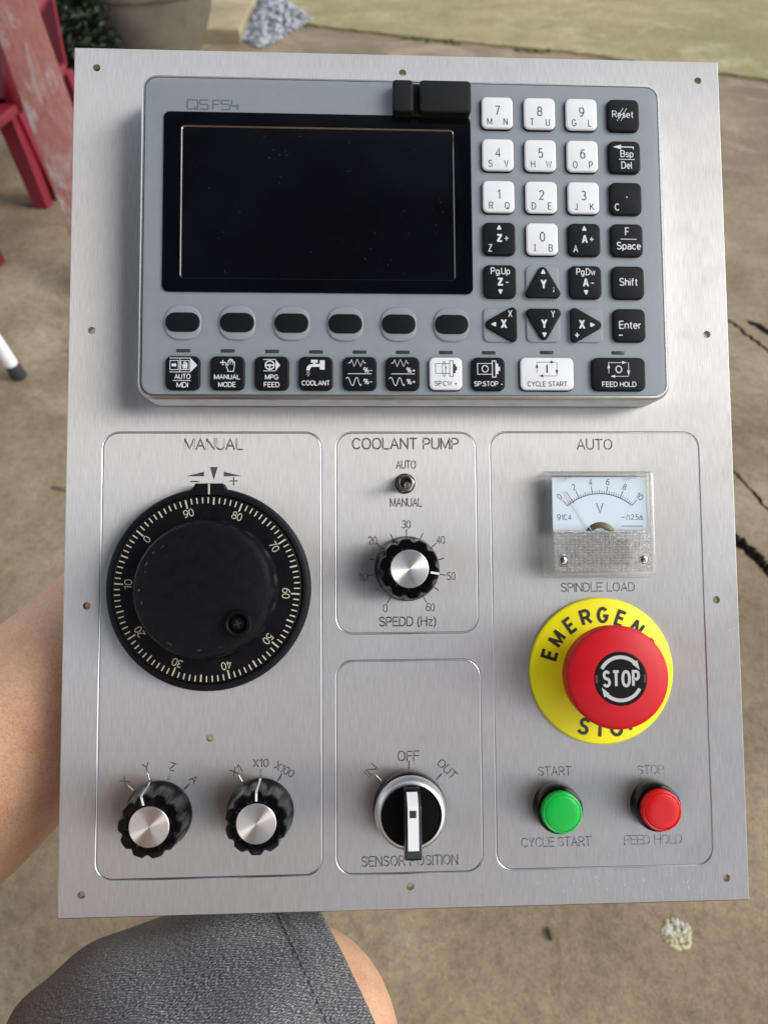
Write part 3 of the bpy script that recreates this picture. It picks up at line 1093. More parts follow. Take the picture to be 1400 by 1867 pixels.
Wt, Ht = 6.7, 6.7
key(KX[1], KY[4], 0, 0, False, y_up, round_poly([(0, 8.0), (-8.4, -6.6), (8.4, -6.6)], 1.9), 'black triangular Y key pointing up')
key(KX[1], KY[5], 0, 0, False, y_dn, round_poly([(0, -8.0), (8.4, 6.6), (-8.4, 6.6)], 1.9), 'black triangular Y key pointing down')
key(KX[0], KY[5], 0, 0, False, x_lf, round_poly([(-8.0, 0), (6.6, -8.4), (6.6, 8.4)], 1.9), 'black triangular X key pointing left')
key(KX[2], KY[5], 0, 0, False, x_rt, round_poly([(8.0, 0), (-6.6, 8.4), (-6.6, -8.4)], 1.9), 'black triangular X key pointing right')
for cx_, cy_ in [(-88.1, 54.8), (-67.0, 54.8), (-45.8, 54.7), (-24.7, 54.6), (-3.6, 54.6), (17.4, 54.6)]:
    key(cx_, cy_, 13.4, 7.7, False, None, None, 'blank black oval soft key under the screen', True)


# function keys: pictograms traced in their own small grid
def pict(k, ox, oy):
    return lambda pts: [((x - ox) * k, -(y - oy) * k) for x, y in pts]


def hand(mb, z, mi, q, ox, oy, s, wt):
    P = lambda pts: q([(ox + x * s, oy + y * s) for x, y in pts])
    mb.stroke(P([(18, 108), (20, 92), (8, 72), (2, 48), (6, 42), (14, 50), (20, 62), (22, 18), (26, 13), (31, 18), (33, 55), (35, 8), (40, 3), (45, 8), (46, 55), (50, 13), (55, 9), (60, 14), (59, 58),
                 (65, 30), (70, 27), (74, 32), (73, 70), (68, 92), (66, 108), (18, 108)]), wt, z, mi)


def k_auto(mb, z, mi):
    q = pict(.0457, 407, 694)
    for p in ([(300, 568), (474, 568)], [(300, 688), (474, 688)], [(302, 590), (372, 590), (372, 668), (302, 668), (302, 590)], [(385, 568), (385, 688)], [(393, 590), (464, 590), (464, 668), (393, 668), (393, 590)]):
        mb.stroke(q(p), .26, z, mi)
    mb.face(q([(472, 690), (532, 630), (472, 566)]), z, mi)
    mb.face(q([(316, 640), (345, 640), (345, 648), (358, 628), (345, 608), (345, 616), (316, 616)]), z, mi)
    hand(mb, z, mi, q, 402, 596, .62, .22)
    mb.face(q([(412, 625), (444, 612), (446, 640), (440, 655), (416, 655)]), z, mi)
    T_(mb, z, mi, 'AUTO', 1.8, 0, -1.5, .32, 5.9)
    mb.stroke(q([(327, 762), (477, 762)]), .26, z, mi)
    T_(mb, z, mi, 'MDI', 1.8, 0, -4.8, .32, 4.2)


def k_manual(mb, z, mi):
    q = pict(.0457, 765, 697)
    mb.stroke(q([(706, 608), (752, 608)]), .2, z, mi); mb.stroke(q([(728, 588), (728, 630)]), .2, z, mi)
    for p in ([(702, 608), (714, 616), (714, 600)], [(756, 608), (742, 600), (742, 616)], [(728, 583), (720, 596), (736, 596)], [(728, 634), (736, 620), (720, 620)]):
        mb.face(q(p), z, mi)
    mb.face(q(circ(9, 8, 728, 608)[::-1]), z, mi)
    hand(mb, z, mi, q, 750, 573, 1.03, .30)
    T_(mb, z, mi, 'MANUAL', 1.75, 0, -1.6, .32, 9.8)
    T_(mb, z, mi, 'MODE', 1.75, 0, -4.6, .32, 6.5)


def k_mpg(mb, z, mi):
    q = pict(.0457, 1120, 700)
    mb.stroke(q([(1048, 583), (1152, 583)]), .26, z, mi); mb.stroke(q([(1050, 682), (1152, 682)]), .26, z, mi)
    mb.face(q([(1152, 682), (1192, 632), (1152, 583)]), z, mi)
    mb.stroke(q(ell(1103, 632, 37, 37, 28, 2)), .50, z, mi)
    mb.face(q(circ(12, 10, 1103, 632)[::-1]), z, mi)
    for a in (0, 180, 90):
        mb.stroke(q([(1103, 632), (1103 + 34 * math.cos(R(a)), 632 + 34 * math.sin(R(a)))]), .55, z, mi)
    T_(mb, z, mi, 'MPG', 1.8, 0, -1.6, .32, 4.9)
    T_(mb, z, mi, 'FEED', 1.8, 0, -4.6, .32, 5.8)


def k_cool(mb, z, mi):
    q = pict(.053, 140, 627)
    mb.face(q([(105, 527), (105, 548), (122, 548), (122, 560), (137, 560), (137, 548), (155, 548), (155, 527)]), z, mi)
    mb.face(q([(122, 557), (90, 565), (74, 583), (70, 606), (96, 606), (100, 590), (112, 580), (170, 580), (170, 557)]), z, mi)
    mb.face(q([(170, 530), (170, 600), (206, 600), (206, 530)]), z, mi)
    for x, y in ((75, 617), (90, 614), (82, 626), (74, 636), (90, 640), (84, 648), (94, 627)):
        mb.face(q(circ(3.6, 6, x, y)[::-1]), z, mi)
    T_(mb, z, mi, 'COOLANT', 1.75, 0, -3.9, .32, 10.7)


def k_wave(sg):
    def dr(mb, z, mi):
        q = pict(.053, 450, 630)
        mb.stroke(q([(364, 552), (378, 552), (390, 528), (408, 578), (432, 524), (456, 578), (474, 530), (482, 552), (496, 552)]), .26, z, mi)
        mb.stroke(q([(362, 633), (538, 633)]), .26, z, mi)
        mb.stroke(q([(348, 672), (354, 662), (362, 660), (370, 668), (378, 692), (386, 714), (396, 722), (404, 714), (411, 690), (418, 668), (426, 660), (434, 668), (441, 692), (448, 714), (456, 721), (463, 710)]), .26, z, mi)
        T_(mb, z, mi, '%' + sg, 1.9, 3.2, 1.35, .30, 3.3)
        T_(mb, z, mi, '%' + sg, 1.9, 3.2, -3.2, .30, 3.3)
    return dr


def k_cw(mb, z, mi):
    q = pict(.053, 1058, 630)
    mb.stroke(q([(982, 555), (1088, 555), (1088, 628), (982, 628), (982, 555)]), .24, z, mi)
    mb.stroke(q(ell(1046, 594, 13, 57, 24, 2)), .24, z, mi)
    mb.face(q([(1052, 582), (1059, 598), (1067, 582)]), z, mi)
    mb.stroke(q([(1088, 532), (1114, 532), (1114, 652), (1088, 652), (1088, 532)]), .28, z, mi)
    mb.face(q([(1116, 556), (1116, 628), (1131, 628), (1131, 556)]), z, mi); mb.face(q([(1131, 575), (1131, 606), (1142, 606), (1142, 575)]), z, mi)
    T_(mb, z, mi, 'SP.CW +', 1.75, 0, -3.9, .30, 8.6)


def k_spstop(mb, z, mi):
    q = pict(.0575, 112, 1075)
    mb.stroke(q([(38, 1003), (140, 1003), (140, 1078), (38, 1078), (38, 1003)]), .28, z, mi)
    mb.stroke(q(ell(90, 1040, 21, 23, 24, 2)), .36, z, mi)
    mb.stroke(q([(140, 985), (164, 985), (164, 1098), (140, 1098), (140, 985)]), .36, z, mi)
    mb.face(q([(166, 1003), (166, 1077), (181, 1077), (181, 1003)]), z, mi); mb.face(q([(181, 1025), (181, 1053), (193, 1053), (193, 1025)]), z, mi)
    T_(mb, z, mi, 'SP.STOP -', 1.75, 0, -4.0, .32, 11.2)


def k_cycle(word, mark):
    def dr(mb, z, mi):
        q = pict(.0587, 505, 1076)
        mb.stroke(q([(436, 1072), (436, 997), (560, 997)]), .22, z, mi); mb.stroke(q([(570, 994), (573, 1000), (573, 1070)]), .22, z, mi)
        mb.stroke(q([(573, 1082), (566, 1091), (450, 1091)]), .22, z, mi)
        for p in ([(530, 985), (530, 1007), (558, 996)], [(562, 1050), (572, 1086), (582, 1050)], [(478, 1080), (450, 1091), (478, 1102)], [(426, 1036), (446, 1036), (436, 1004)]):
            mb.face(q(p[::-1]), z, mi)
        if mark == 'I': mb.stroke(q([(505, 1014), (505, 1070)]), .62, z, mi)
        else: mb.stroke(q(ell(505, 1043, 20, 23, 24, 2)), .42, z, mi)
        T_(mb, z, mi, word, 1.85, 0, -4.1, .32, 15.6 if mark == 'I' else 13.5)
    return dr


for x, fn, wt_, nm in ((-87.8, k_auto, False, 'black AUTO MDI key'), (-70.6, k_manual, False, 'black MANUAL MODE key with a hand'), (-53.4, k_mpg, False, 'black MPG FEED key with a handwheel'),
                       (-36.3, k_cool, False, 'black COOLANT key with a tap'), (-19.1, k_wave('-'), False, 'black percent minus key'), (-2.2, k_wave('+'), False, 'black percent plus key'),
                       (14.7, k_cw, True, 'white SP.CW plus key'), (31.6, k_spstop, False, 'black SP.STOP key')):
    key(x, 34.6, 13.1, 13.1, wt_, fn, label=nm)
key(55.0, 34.7, 21.4, 13.2, True, k_cycle('CYCLE START', 'I'), label='wide white CYCLE START key')
key(83.9, 34.7, 21.4, 13.2, False, k_cycle('FEED HOLD', 'O'), label='wide black FEED HOLD key')
for x, y in [(-87.9, 43.7), (-70.7, 43.7), (-53.4, 43.6), (-36.2, 43.5), (-19.1, 43.5), (-2.0, 43.5), (15.1, 43.5), (32.2, 43.5), (55.5, 43.7), (84.4, 43.7)]:
    mb = MB()
    mb.prism(rrect(5.5, 1.4, .45, 0, 0, 4), 14.9, 15.12, .06, 0)
    mb.build('indicator_light', [M['led']], ctrl, (*C(x, y), 0))

# ---- handwheel
HW = (-79.0, -49.3)
mb = MB()
mb.lathe([(42.2, 0), (42.2, 5.6), (41.7, 6.8), (40.6, 7.3), (39.2, 7.3), (38.9, 6.9), (38.9, 5.0)], 128, 0)
mb.prism([(8.6, 40.2), (6.6, 42.2), (5.7, 43.9), (-5.7, 43.9), (-6.6, 42.2), (-8.6, 40.2)], .2, 7.45, .5, 0, 3)
mb.stroke([(0.1, 39.3), (0.1, 43.6)], .75, 7.47, 1)
wheel = mb.build('handwheel', [M['black_matte'], M['cream']], panel, (*HW, 0), 'black round handwheel with a cream hundred-tick scale', sharp=35)
wheel.scale = (.95, .95, 1)
mb = MB()
mb.lathe([(38.6, 5), (38.6, 8.2), (38.2, 8.6), (27, 8.6)], 128, 0)
for i in range(100):
    a = R(3.6 * (85 - i) + 3.7)
    l = 3.6 if i % 10 == 0 else (3.0 if i % 5 == 0 else 2.4)
    sn, cs = math.sin(a), math.cos(a)
    mb.stroke([(37.9 * sn, 37.9 * cs), ((37.9 - l) * sn, (37.9 - l) * cs)], .62 if i % 5 == 0 else .50, 8.61, 1)
for v in range(0, 100, 10):
    a = 3.6 * (85 - v) + 3.7
    for p in text(str(v), 2.9, 32.3 * math.sin(R(a)), 32.3 * math.cos(R(a)), 1.7 if v == 0 else 3.9, -a):
        mb.stroke(p, .36, 8.61, 1)
mb.build('dial', [M['black_matte'], M['cream']], wheel, sharp=35)
mb = MB()


def hubr(r, z, a, j):
    k = (a / (2 * PI) * 16) % 1
    if 1 < j < 6 and 0.1 < k < 0.55: return r - .45
    return r


mb.lathe([(29.2, 8.55), (28.9, 9.4), (28.3, 10.2), (28.1, 11), (27.6, 17.4), (27.4, 18.2), (27.1, 19.4), (26.2, 20.6), (24.6, 21.0)], 192, 0, rfun=hubr)
rnd = random.Random(3)
for k in range(46):
    a = rnd.uniform(0, 2 * PI); r = 24.5 * math.sqrt(rnd.random())
    mb.face(circ(rnd.choice((.05, .07, .1)), 5, r * math.cos(a), r * math.sin(a)), 21.01, 1)
for k in range(9):                                  # scuffs on the rim of the hub
    a = rnd.uniform(R(95), R(300)); r = rnd.uniform(22.5, 24.4); da = rnd.uniform(.02, .10)
    mb.stroke([((r + rnd.uniform(-.3, .3)) * math.cos(a + da * i / 3), (r + rnd.uniform(-.3, .3)) * math.sin(a + da * i / 3)) for i in range(4)], rnd.uniform(.08, .2), 21.01, 1)
mb.build('hub', [M['black_matte'], M['dust']], wheel, sharp=30)
mb = MB()
mb.lathe([(5.9, 20.9), (5.5, 21.6), (5.3, 23.6), (4.9, 24.1), (4.2, 24.1), (3.8, 23.7), (3.6, 21.6)], 40, 0)
mb.lathe([(2.7, 21.5), (2.7, 22.5), (2.3, 22.9)], 24, 0)
for a in (20, 110):
    T = Matrix.Rotation(R(a), 4, 'Z')
    mb.box(-1.5, 1.5, -.28, .28, 22.7, 22.93, 1, T)
mb.build('crank_boss', [M['boss_black'], M['dark_slot']], wheel, (14.6, -13.3, 0))


# ---- fluted rotary knobs
def rotary(c, ang, label, disc_r=7.4):
    mb = MB()
    H = 14.6

    def fl(r, z, a, j):
        t = min(1, max(0, (z - 2.8) / 4.5))
        k = math.cos(10 * (a - R(90 - ang)))
        d = max(0.0, -k) ** 1.3
        return r - 1.25 * t * d if z < H - .01 or r > 9.5 else r

    mb.lathe([(13.2, 0), (13.2, 1.2), (12.9, 1.9), (12.5, 3.2), (12.35, 4.4), (12.3, 6), (12.1, 9), (11.9, 12.2), (11.75, H - .55), (11.45, H - .1), (11.1, H), (8.2, H), (8.15, H - .25)], 160, 0, rfun=fl)
    sn, cs = math.sin(R(ang)), math.cos(R(ang))
    ox, oy = -cs * .42, sn * .42                     # pointer line: over the top, down the flute and the skirt
    rail = [(8.3, H + .03), (11.25, H + .03), (11.62, H - .3), (11.80, H - .6), (12.0, 12.2), (12.2, 9), (12.4, 6), (12.45, 4.4), (12.6, 3.2), (13.0, 1.9), (13.27, 1.2)]
    vs = []
    for r, z in rail:
        vs += [(r * sn - ox, r * cs - oy, z), (r * sn + ox, r * cs + oy, z)]
    mb.add(vs, [(2 * i, 2 * i + 1, 2 * i + 3, 2 * i + 2) for i in range(len(rail) - 1)], 1, True)
    kn = mb.build('rotary_knob', [M['bakelite'], M['white_strip']], panel, (*c, 0), label, sharp=30)
    mb = MB()
    mb.lathe([(disc_r + .15, H - .3), (disc_r + .1, H + .05), (disc_r - .1, H + .22), (0.15, H + .10)], 72, 0)
    mb.build('cap', [M['turned']], kn, sharp=30)
    return kn


rotary(K1, -15, 'black fluted knob pointing at Y')
rotary(K2, 0, 'black fluted knob pointing at X10')
rotary(CK, 100, 'black fluted knob pointing at 50', 7.3)

# ---- toggle switch
mb = MB()
hexa = [(3.55 * math.cos(R(60 * i + 8)) * 1.06, 3.55 * math.sin(R(60 * i + 8)) * 1.06) for i in range(6)]
mb.lathe([(4.2, 0), (4.2, .5), (3.6, .6)], 32, 0)
mb.prism(hexa, .5, 2.5, .3, 0, 2)
mb.lathe([(2.75, 2.3), (2.75, 4.2), (2.45, 4.6), (2.1, 4.6), (1.9, 4.1), (1.7, 2.2)], 32, 0)
mb.lathe([(1.75, 2.4), (.1, 2.45)], 20, 1)
tg = mb.build('toggle_switch', [M['nickel'], M['dark_slot']], panel, (-.5, -7.2, 0), 'small metal toggle switch between AUTO and MANUAL', sharp=30)
mb = MB()
mb.tube([(0, .3, 2.3), (.05, -.6, 6), (.1, -1.7, 10.2), (.1, -2.0, 11.4), (.12, -2.15, 12.0)], [.75, .9, 1.25, 1.2, .7], 16)
mb.build('lever', [M['nickel']], tg)

# ---- selector switch
mb = MB()
mb.lathe([(14.6, 0), (14.6, 3.6), (14.3, 4.4), (13.6, 4.8), (13.4, 5)], 80, 0)
sel = mb.build('selector_switch', [M['bakelite']], panel, (0, -137.4, 0), 'black and silver selector switch turned to OFF')
mb = MB()
mb.lathe([(14.0, 4.6), (14.25, 6.0), (14.0, 7.8), (13.3, 9.4), (12.5, 10.2), (11.9, 10.3), (11.6, 10.0), (11.5, 8.6)], 96, 0, cap1=False)
mb.build('bezel_ring', [M['silver']], sel)
mb = MB()
mb.lathe([(11.45, 6), (11.45, 9.1), (11.1, 9.5), (.1, 9.6)], 72, 0)
mb.build('dial_face', [M['gloss_black']], sel)
mb = MB()
prof = [(11.3, 9.4), (11.3, 12.6), (10.9, 13.5), (6.3, 18.6), (5.4, 19.0), (-12.4, 19.6), (-13.3, 19.2), (-13.6, 18.4), (-13.4, 11.0), (-11.6, 9.4)]
for sx in (1,):
    rings = []
    for x, sh in ((-3.2, .45), (-3.0, .12), (-2.6, 0), (2.6, 0), (3.0, .12), (3.2, .45)):
        cy0 = -1.0; cz0 = 14
        rings.append([(x, y - math.copysign(sh, y - cy0), z - (sh if z > 12 else 0)) for y, z in prof])
    mb.loops(rings, 0, True, True, False)
zs = lambda y: (13.5 + (10.9 - y) * (18.6 - 13.5) / (10.9 - 6.3) if y > 6.3 else 18.6 + (6.3 - y) * .4 / .9 if y > 5.4 else 19.0 + (5.4 - y) * .6 / 17.8)
for (ya, yb) in ((10.3, 6.3), (6.3, 5.4), (5.4, -9.8)):
    mb.add([(-2.05, ya, zs(ya) + .03), (2.05, ya, zs(ya) + .03), (-2.05, yb, zs(yb) + .03), (2.05, yb, zs(yb) + .03)], [(0, 2, 3, 1)], 1, False)
mb.face([(-1.35, 2.1), (1.15, 2.1), (1.15, 4.8), (-1.35, 4.8)], 19.18, 2)
mb.build('handle', [M['gloss_black'], M['white_strip'], M['dark_slot']], sel, sharp=25)

# ---- panel meter
MC = (78.2, -24.3)
mb = MB()
mb.prism(rrect(44.6, 44.0, 1.8, .2, 0, 4), 0, 1.6, .3, 0)
meter = mb.build('panel_meter', [M['clear_edge']], panel, (*MC, 0), 'square clear panel meter reading zero volts')
MW, MH, MZ = 43.2, 42.0, 9.0
DIV = -2.9                                            # boundary between card window and prismatic window
mb = MB()
ow = rrect(MW, MH, 1.6, 0, 0, 5)
mb.loops([[(x, y, 1.5) for x, y in ow], [(x, y, MZ - .7) for x, y in ow], [(x, y, MZ - .2) for x, y in inset(ow, .2)], [(x, y, MZ) for x, y in inset(ow, .7)], [(x, y, MZ) for x, y in inset(ow, 1.6)]],
         0, False, False, mis=[1, 1, 1, 1])
mb.loops([[(x, y, MZ - .01) for x, y in inset(ow, 1.6)], [(x, y, 2.0) for x, y in inset(ow, 1.9)]], 1, False, False)
x0, x1 = -MW / 2 + 1.6, MW / 2 - 1.6
mb.add([(x0, DIV, MZ), (x1, DIV, MZ), (x1, MH / 2 - 1.6, MZ), (x0, MH / 2 - 1.6, MZ)], [(0, 1, 2, 3)], 0, False)
for sx in (-1, 1):                                    # moulded stops at the upper corners
    mb.box(sx * 13.2 - 1.2, sx * 13.2 + 1.2, MH / 2 - 2.9, MH / 2 - 1.7, MZ - 2.2, MZ - .1, 1)
mb.box(x0, x1, DIV - .25, DIV + .25, MZ - 2.5, MZ - .05, 1)
mb.build('cover', [M['clear'], M['clear_edge']], meter, sharp=30)
mb = MB()                                             # prismatic lower window: rows of small wedges
nx, ny = 23, 15
yb, yt = -MH / 2 + 1.6, DIV - .25
dx, dy = (x1 - x0) / nx, (yt - yb) / ny
for i in range(nx):
    for j in range(ny):
        xa, ya = x0 + i * dx, yb + j * dy
        if any((Vector((xa + dx / 2, ya + dy / 2)) - Vector((s * 16.4, -14.8))).length < 2.2 for s in (-1, 1)): continue
        zt = MZ + .75
        jx, jy = rnd.uniform(-.07, .07), rnd.uniform(-.06, .06)
        mb.add([(xa, ya, MZ - .1), (xa + dx, ya, MZ - .1), (xa + dx, ya + dy, MZ - .1), (xa, ya + dy, MZ - .1), (xa + dx * (.3 + jx), ya + dy * (.70 + jy), zt), (xa + dx * (.82 + jx), ya + dy * (.70 + jy), zt)],
               [(0, 1, 5, 4), (1, 2, 5), (2, 3, 4, 5), (3, 0, 4)], 0, False)
for s in (-1, 1):
    mb.lathe([(2.5, MZ - .1), (2.5, MZ + .3), (2.0, MZ + .3), (1.9, MZ - .4)], 24, 1, (s * 16.4, -14.8), cap1=False)
mb.build('prismatic_window', [M['prism'], M['clear_edge']], meter, sharp=0)
mb = MB()
mb.box(-19.4, 19.2, DIV - .4, 18.9, 5.6, 6.0, 0)
z = 6.01
PVX = (.9, -5.6)                                      # needle pivot
ax, ay = .1, 12.2
R0 = 20.2; cyA = ay - R0
A0 = 41.0
arcp = [(ax + R0 * math.sin(R(t)), cyA + R0 * math.cos(R(t))) for t in [A0 * (i / 24 * 2 - 1) for i in range(25)]]
mb.stroke(arcp, .34, z, 1)
for i in range(31):
    t = R(A0 * (i / 30 * 2 - 1))
    l = 3.1 if i % 6 == 0 else (1.5 if i % 3 == 0 else 1.15)
    mb.stroke([(ax + R0 * math.sin(t), cyA + R0 * math.cos(t)), (ax + (R0 + l) * math.sin(t), cyA + (R0 + l) * math.cos(t))], .30 if i % 6 == 0 else .22, z, 1)
for i, s in enumerate(('0', '2', '4', '6', '8', '10')):
    t = A0 * (i / 5 * 2 - 1)
    for p in text(s, 2.3, ax + (R0 + 5.0) * math.sin(R(t)), cyA + (R0 + 5.0) * math.cos(R(t)), 2.6 if s == '10' else None, -t * .9, .2, .85):
        mb.stroke(p, .27, z, 1)
for p in text('V', 3.8, .1, 6.4, 2.7): mb.stroke(p, .36, z, 1)
for p in text('91C4', 2.1, -14.6, 2.6, 5.7): mb.stroke(p, .26, z, 1)
mb.stroke([(8.9, 2.5), (10.3, 2.5)], .24, z, 1)
mb.stroke([(x - 1.8, y) for x, y in [(12.6, 1.6), (12.9, 1.6), (12.9, 2.9), (13.2, 3.4), (13.7, 3.4), (14.0, 2.9), (14.0, 1.6), (14.3, 1.6)]], .2, z, 1)
for p in text('2.5', 2.0, 14.4, 2.6, 3.0): mb.stroke(p, .24, z, 1)
mb.stroke([(16.2, 1.6), (17.8, 1.6), (17.0, 3.4), (16.2, 1.6)], .2, z, 1)
mb.stroke([(17.0, 2.9), (17.0, 2.0)], .2, z, 1)
mb.stroke([(8.9, -1.1), (17.6, -1.1)], .24, z, 1)
mb.build('dial_card', [M['card'], M['print_black']], meter, sharp=30, label='pale blue card with a zero to ten volt scale')
mb = MB()
mb.lathe([(6.6, 2.2), (6.6, 6.2), (6.2, 6.5), (4.3, 6.5), (4.1, 5.0)], 40, 0, (.1, -6.0), mis=[0, 0, 0, 1, 1])
mb.box(-10, 12, -17, -6.5, 2.2, 5.2, 1)
mb.prism(circ(5.6, 30, .9, -11), 2.2, 6.0, .4, 0)
for s in (-1, 1): mb.box(.9 + s * 8 - 1.6, .9 + s * 8 + 1.6, -16, -8, 5.0, 6.4, 0)
mb.build('coil', [M['brass'], M['print_black']], meter)
mb = MB()
d = (Vector((-15.6, 13.6)) - Vector((-4.4, -3.2)))
p0 = Vector((-3.6, -3.2)); p1 = Vector((-13.9, 13.0)); pm = p0.lerp(p1, .70)
mb.tube([(p0.x, p0.y, 6.9), (pm.x, pm.y, 6.9)], .16, 6, 0)
mb.tube([(pm.x, pm.y, 6.9), (p1.x, p1.y, 6.9)], .15, 6, 1)
mb.build('needle', [M['white_strip'], M['needle_red']], meter, label='thin white needle with a red tip')
for s in (-1, 1):
    mb = MB()
    mb.lathe([(1.75, 8.3), (1.75, 9.0), (1.4, 9.5), (.7, 9.7)], 24, 0)
    for a in (25, 115):
        mb.box(-1.1, 1.1, -.2, .2, 9.45, 9.72, 1, Matrix.Rotation(R(a + s * 12), 4, 'Z'))
    mb.build('screw', [M['steel'], M['dark_slot']], meter, (s * 16.4, -14.8, 0))

# ---- emergency stop
EC = (78.9, -84.1)
mb = MB()
mb.lathe([(29.6, 0), (29.6, 1.0), (29.3, 1.5), (28.7, 1.8), (13, 2.0)], 128, 0)


def ring_text(s, r, centre, step, h, wd, flip, wt):
    for i, chh in enumerate(s):
        a = centre + (i - (len(s) - 1) / 2) * step * (-1 if flip else 1)
        if not flip: a = (-72, -54, -34.5, -16, 2, 21, 40.8, 60.5, 79)[i]
        if not flip and i > 6: r = 21.4
        cx_, cy_ = r * math.sin(R(a)), r * math.cos(R(a))
        ww = wd.get(chh, .68) if isinstance(wd, dict) else wd
        for p in text(chh, h, cx_, cy_, ww * h, -(a + 180) if flip else -a):
            mb.stroke(p, wt, 2.0, 1)


ring_text('EMERGENCY', 22.6, 1.7, 18.4, 5.5, {'M': .74, 'E': .52, 'R': .60, 'G': .66, 'N': .62}, False, 1.28)
ring_text('STOP', 23.4, 175.5, 16.4, 5.7, {'O': .72, 'S': .60, 'T': .58, 'P': .58}, True, 1.28)
es = mb.build('emergency_stop', [M['yellow'], M['print_black']], panel, (*EC, 0), 'round yellow EMERGENCY STOP plate under a red mushroom button')
mb = MB()


def kn(r, z, a, j):
    return r - (.22 if (2 <= j <= 5 and int(a / (2 * PI) * 240 + .25) % 2) else 0)


mb.lathe([(11.5, 1.9), (11.5, 9.5), (17.8, 10.4), (19.2, 11.4), (19.4, 13), (19.6, 17.4), (19.75, 19.6), (19.5, 20.5), (19.1, 20.9), (17.9, 21.5), (15.4, 22.2), (12.4, 22.9), (10.2, 23.2), (10.1, 22.9)], 240, 0, rfun=kn)
cap = mb.build('mushroom_cap', [M['red']], es, label='red mushroom push cap', sharp=30)
mb = MB()
mb.lathe([(10.15, 22.6), (10.05, 23.2), (9.8, 23.3), (9.4, 23.3)], 72, 0)
z = 23.31
for p in text('STOP', 5.4, .2, 0, 13.4, 0, .42): mb.stroke(p, 1.05, z, 1)
for a0 in (0, 180):
    c_, s_ = math.cos(R(a0)), math.sin(R(a0))
    pts = arc(0, 0, 8.1, 8.1, 152, 47, 16)
    mb.stroke([(x * c_ - y * s_, x * s_ + y * c_) for x, y in pts], 1.35, z, 1)
    hd = [(4.2, 5.2), (6.1, 7.9), (7.6, 3.4)]
    hd = [(4.5, 5.5), (7.4, 3.2), (6.5, 6.9)]
    mb.face([(x * c_ - y * s_, x * s_ + y * c_) for x, y in hd], z, 1)
for s in (-1, 1):
    mb.box(s * 9.3 - .5, s * 9.3 + .5, -1.5, 1.5, 23.2, 23.36, 2)
mb.build('label_disc', [M['label_black'], M['label_grey'], plain('dark_red_tab', (.08, .02, .02, 1), .4)], es)


# ---- illuminated push buttons
def push_button(c, mat_, label):
    mb = MB()
    mb.lathe([(9.5, 0), (9.5, 1.6), (9.35, 5.4), (9.0, 6.2), (8.3, 6.5), (8.1, 6.0)], 64, 0)
    b = mb.build('push_button', [M['bakelite']], panel, (*c, 0), label)
    mb = MB()
    mb.lathe([(7.95, 5.6), (7.95, 8.8), (7.7, 9.4), (7.3, 9.6), (7.0, 9.45), (6.9, 9.4), (6.7, 9.75), (6.3, 9.9), (4, 9.98), (.1, 10.0)], 64, 0)
    mb.build('lens', [mat_], b, sharp=40)


push_button((59.2, -137.9), M['lens_green'], 'green round push button under START')
push_button((98.9, -137.9), M['lens_red'], 'red round push button under STOP')

# ================================================================== PERSON
M['skin'] = None
n = N('skin')
v = n.coord('Object')
a = n.noise(v, 9, 4, 0.6)
b = n.noise(v, 900, 4, 0.7)
c2 = n.noise(v, 60, 4, 0.6)
col = n.ramp(a, [(0.3, (0.60, 0.345, 0.205, 1)), (0.7, (0.71, 0.440, 0.275, 1))])
col = n.mix(n.ramp(c2, [(0.42, g(0)), (0.75, g(0.5))]), col, (0.50, 0.205, 0.135, 1))
col = n.mix(0.9, col, n.ramp(b, [(0.30, g(0.78)), (0.5, g(1.0)), (0.72, g(1.16))]), 'MULTIPLY')
M['skin'] = n.set(Base_Color=col, Roughness=0.52, Specular_IOR_Level=0.4, Subsurface_Weight=0.25, Subsurface_Radius=(0.010, 0.004, 0.002), Subsurface_Scale=0.6,
                  Normal=n.bump(n.math('ADD', b, n.math('MULTIPLY', c2, 1.2)), 0.55, 0.0012))

n = N('grey_denim')
tc = n.node('ShaderNodeTexCoord')


def uvn(rot, sx, sy, sc=1.0, det=2, rg=.6):
    mp = n.node('ShaderNodeMapping')
    mp.inputs['Rotation'].default_value = (0, 0, R(rot)); mp.inputs['Scale'].default_value = (sx, sy, 1)
    n.link(tc.outputs['UV'], mp.inputs[0])
    return n.noise(mp.outputs[0], sc, det, rg)


w1 = uvn(8, 2600, 900)
w2 = uvn(32, 3300, 800)
w3 = uvn(0, 22, 22, 1.0, 5)
w4 = uvn(-20, 1700, 700)
twill = n.node('ShaderNodeTexWave', wave_type='BANDS', bands_direction='X')
mpw = n.node('ShaderNodeMapping')
mpw.inputs['Rotation'].default_value = (0, 0, R(32))
n.link(tc.outputs['UV'], mpw.inputs[0]); n.link(mpw.outputs[0], twill.inputs['Vector'])
twill.inputs['Scale'].default_value = 300
twill.inputs['Distortion'].default_value = 1.5
twill.inputs['Detail'].default_value = 2
thr = n.math('ADD', n.math('MULTIPLY', w1, 0.62), n.math('ADD', n.math('MULTIPLY', w2, 0.62), n.math('MULTIPLY', w4, 0.30)))
thr = n.math('ADD', thr, n.math('MULTIPLY', twill.outputs['Fac'], 0.06))
col = n.ramp(thr, [(0.64, (0.018, 0.019, 0.021, 1)), (0.80, (0.072, 0.073, 0.076, 1)), (0.90, (0.29, 0.29, 0.29, 1)), (1.0, (0.60, 0.59, 0.57, 1))])
col = n.mix(n.ramp(w3, [(0.38, g(0)), (0.68, g(0.45))]), col, (0.17, 0.17, 0.168, 1))
M['denim'] = n.set(Base_Color=col, Roughness=0.92, Specular_IOR_Level=0.12, Sheen_Weight=0.10, Normal=n.bump(thr, 0.6, 0.0009))
M['thread'] = plain('grey_thread', (0.15, 0.15, 0.15, 1), 0.8)
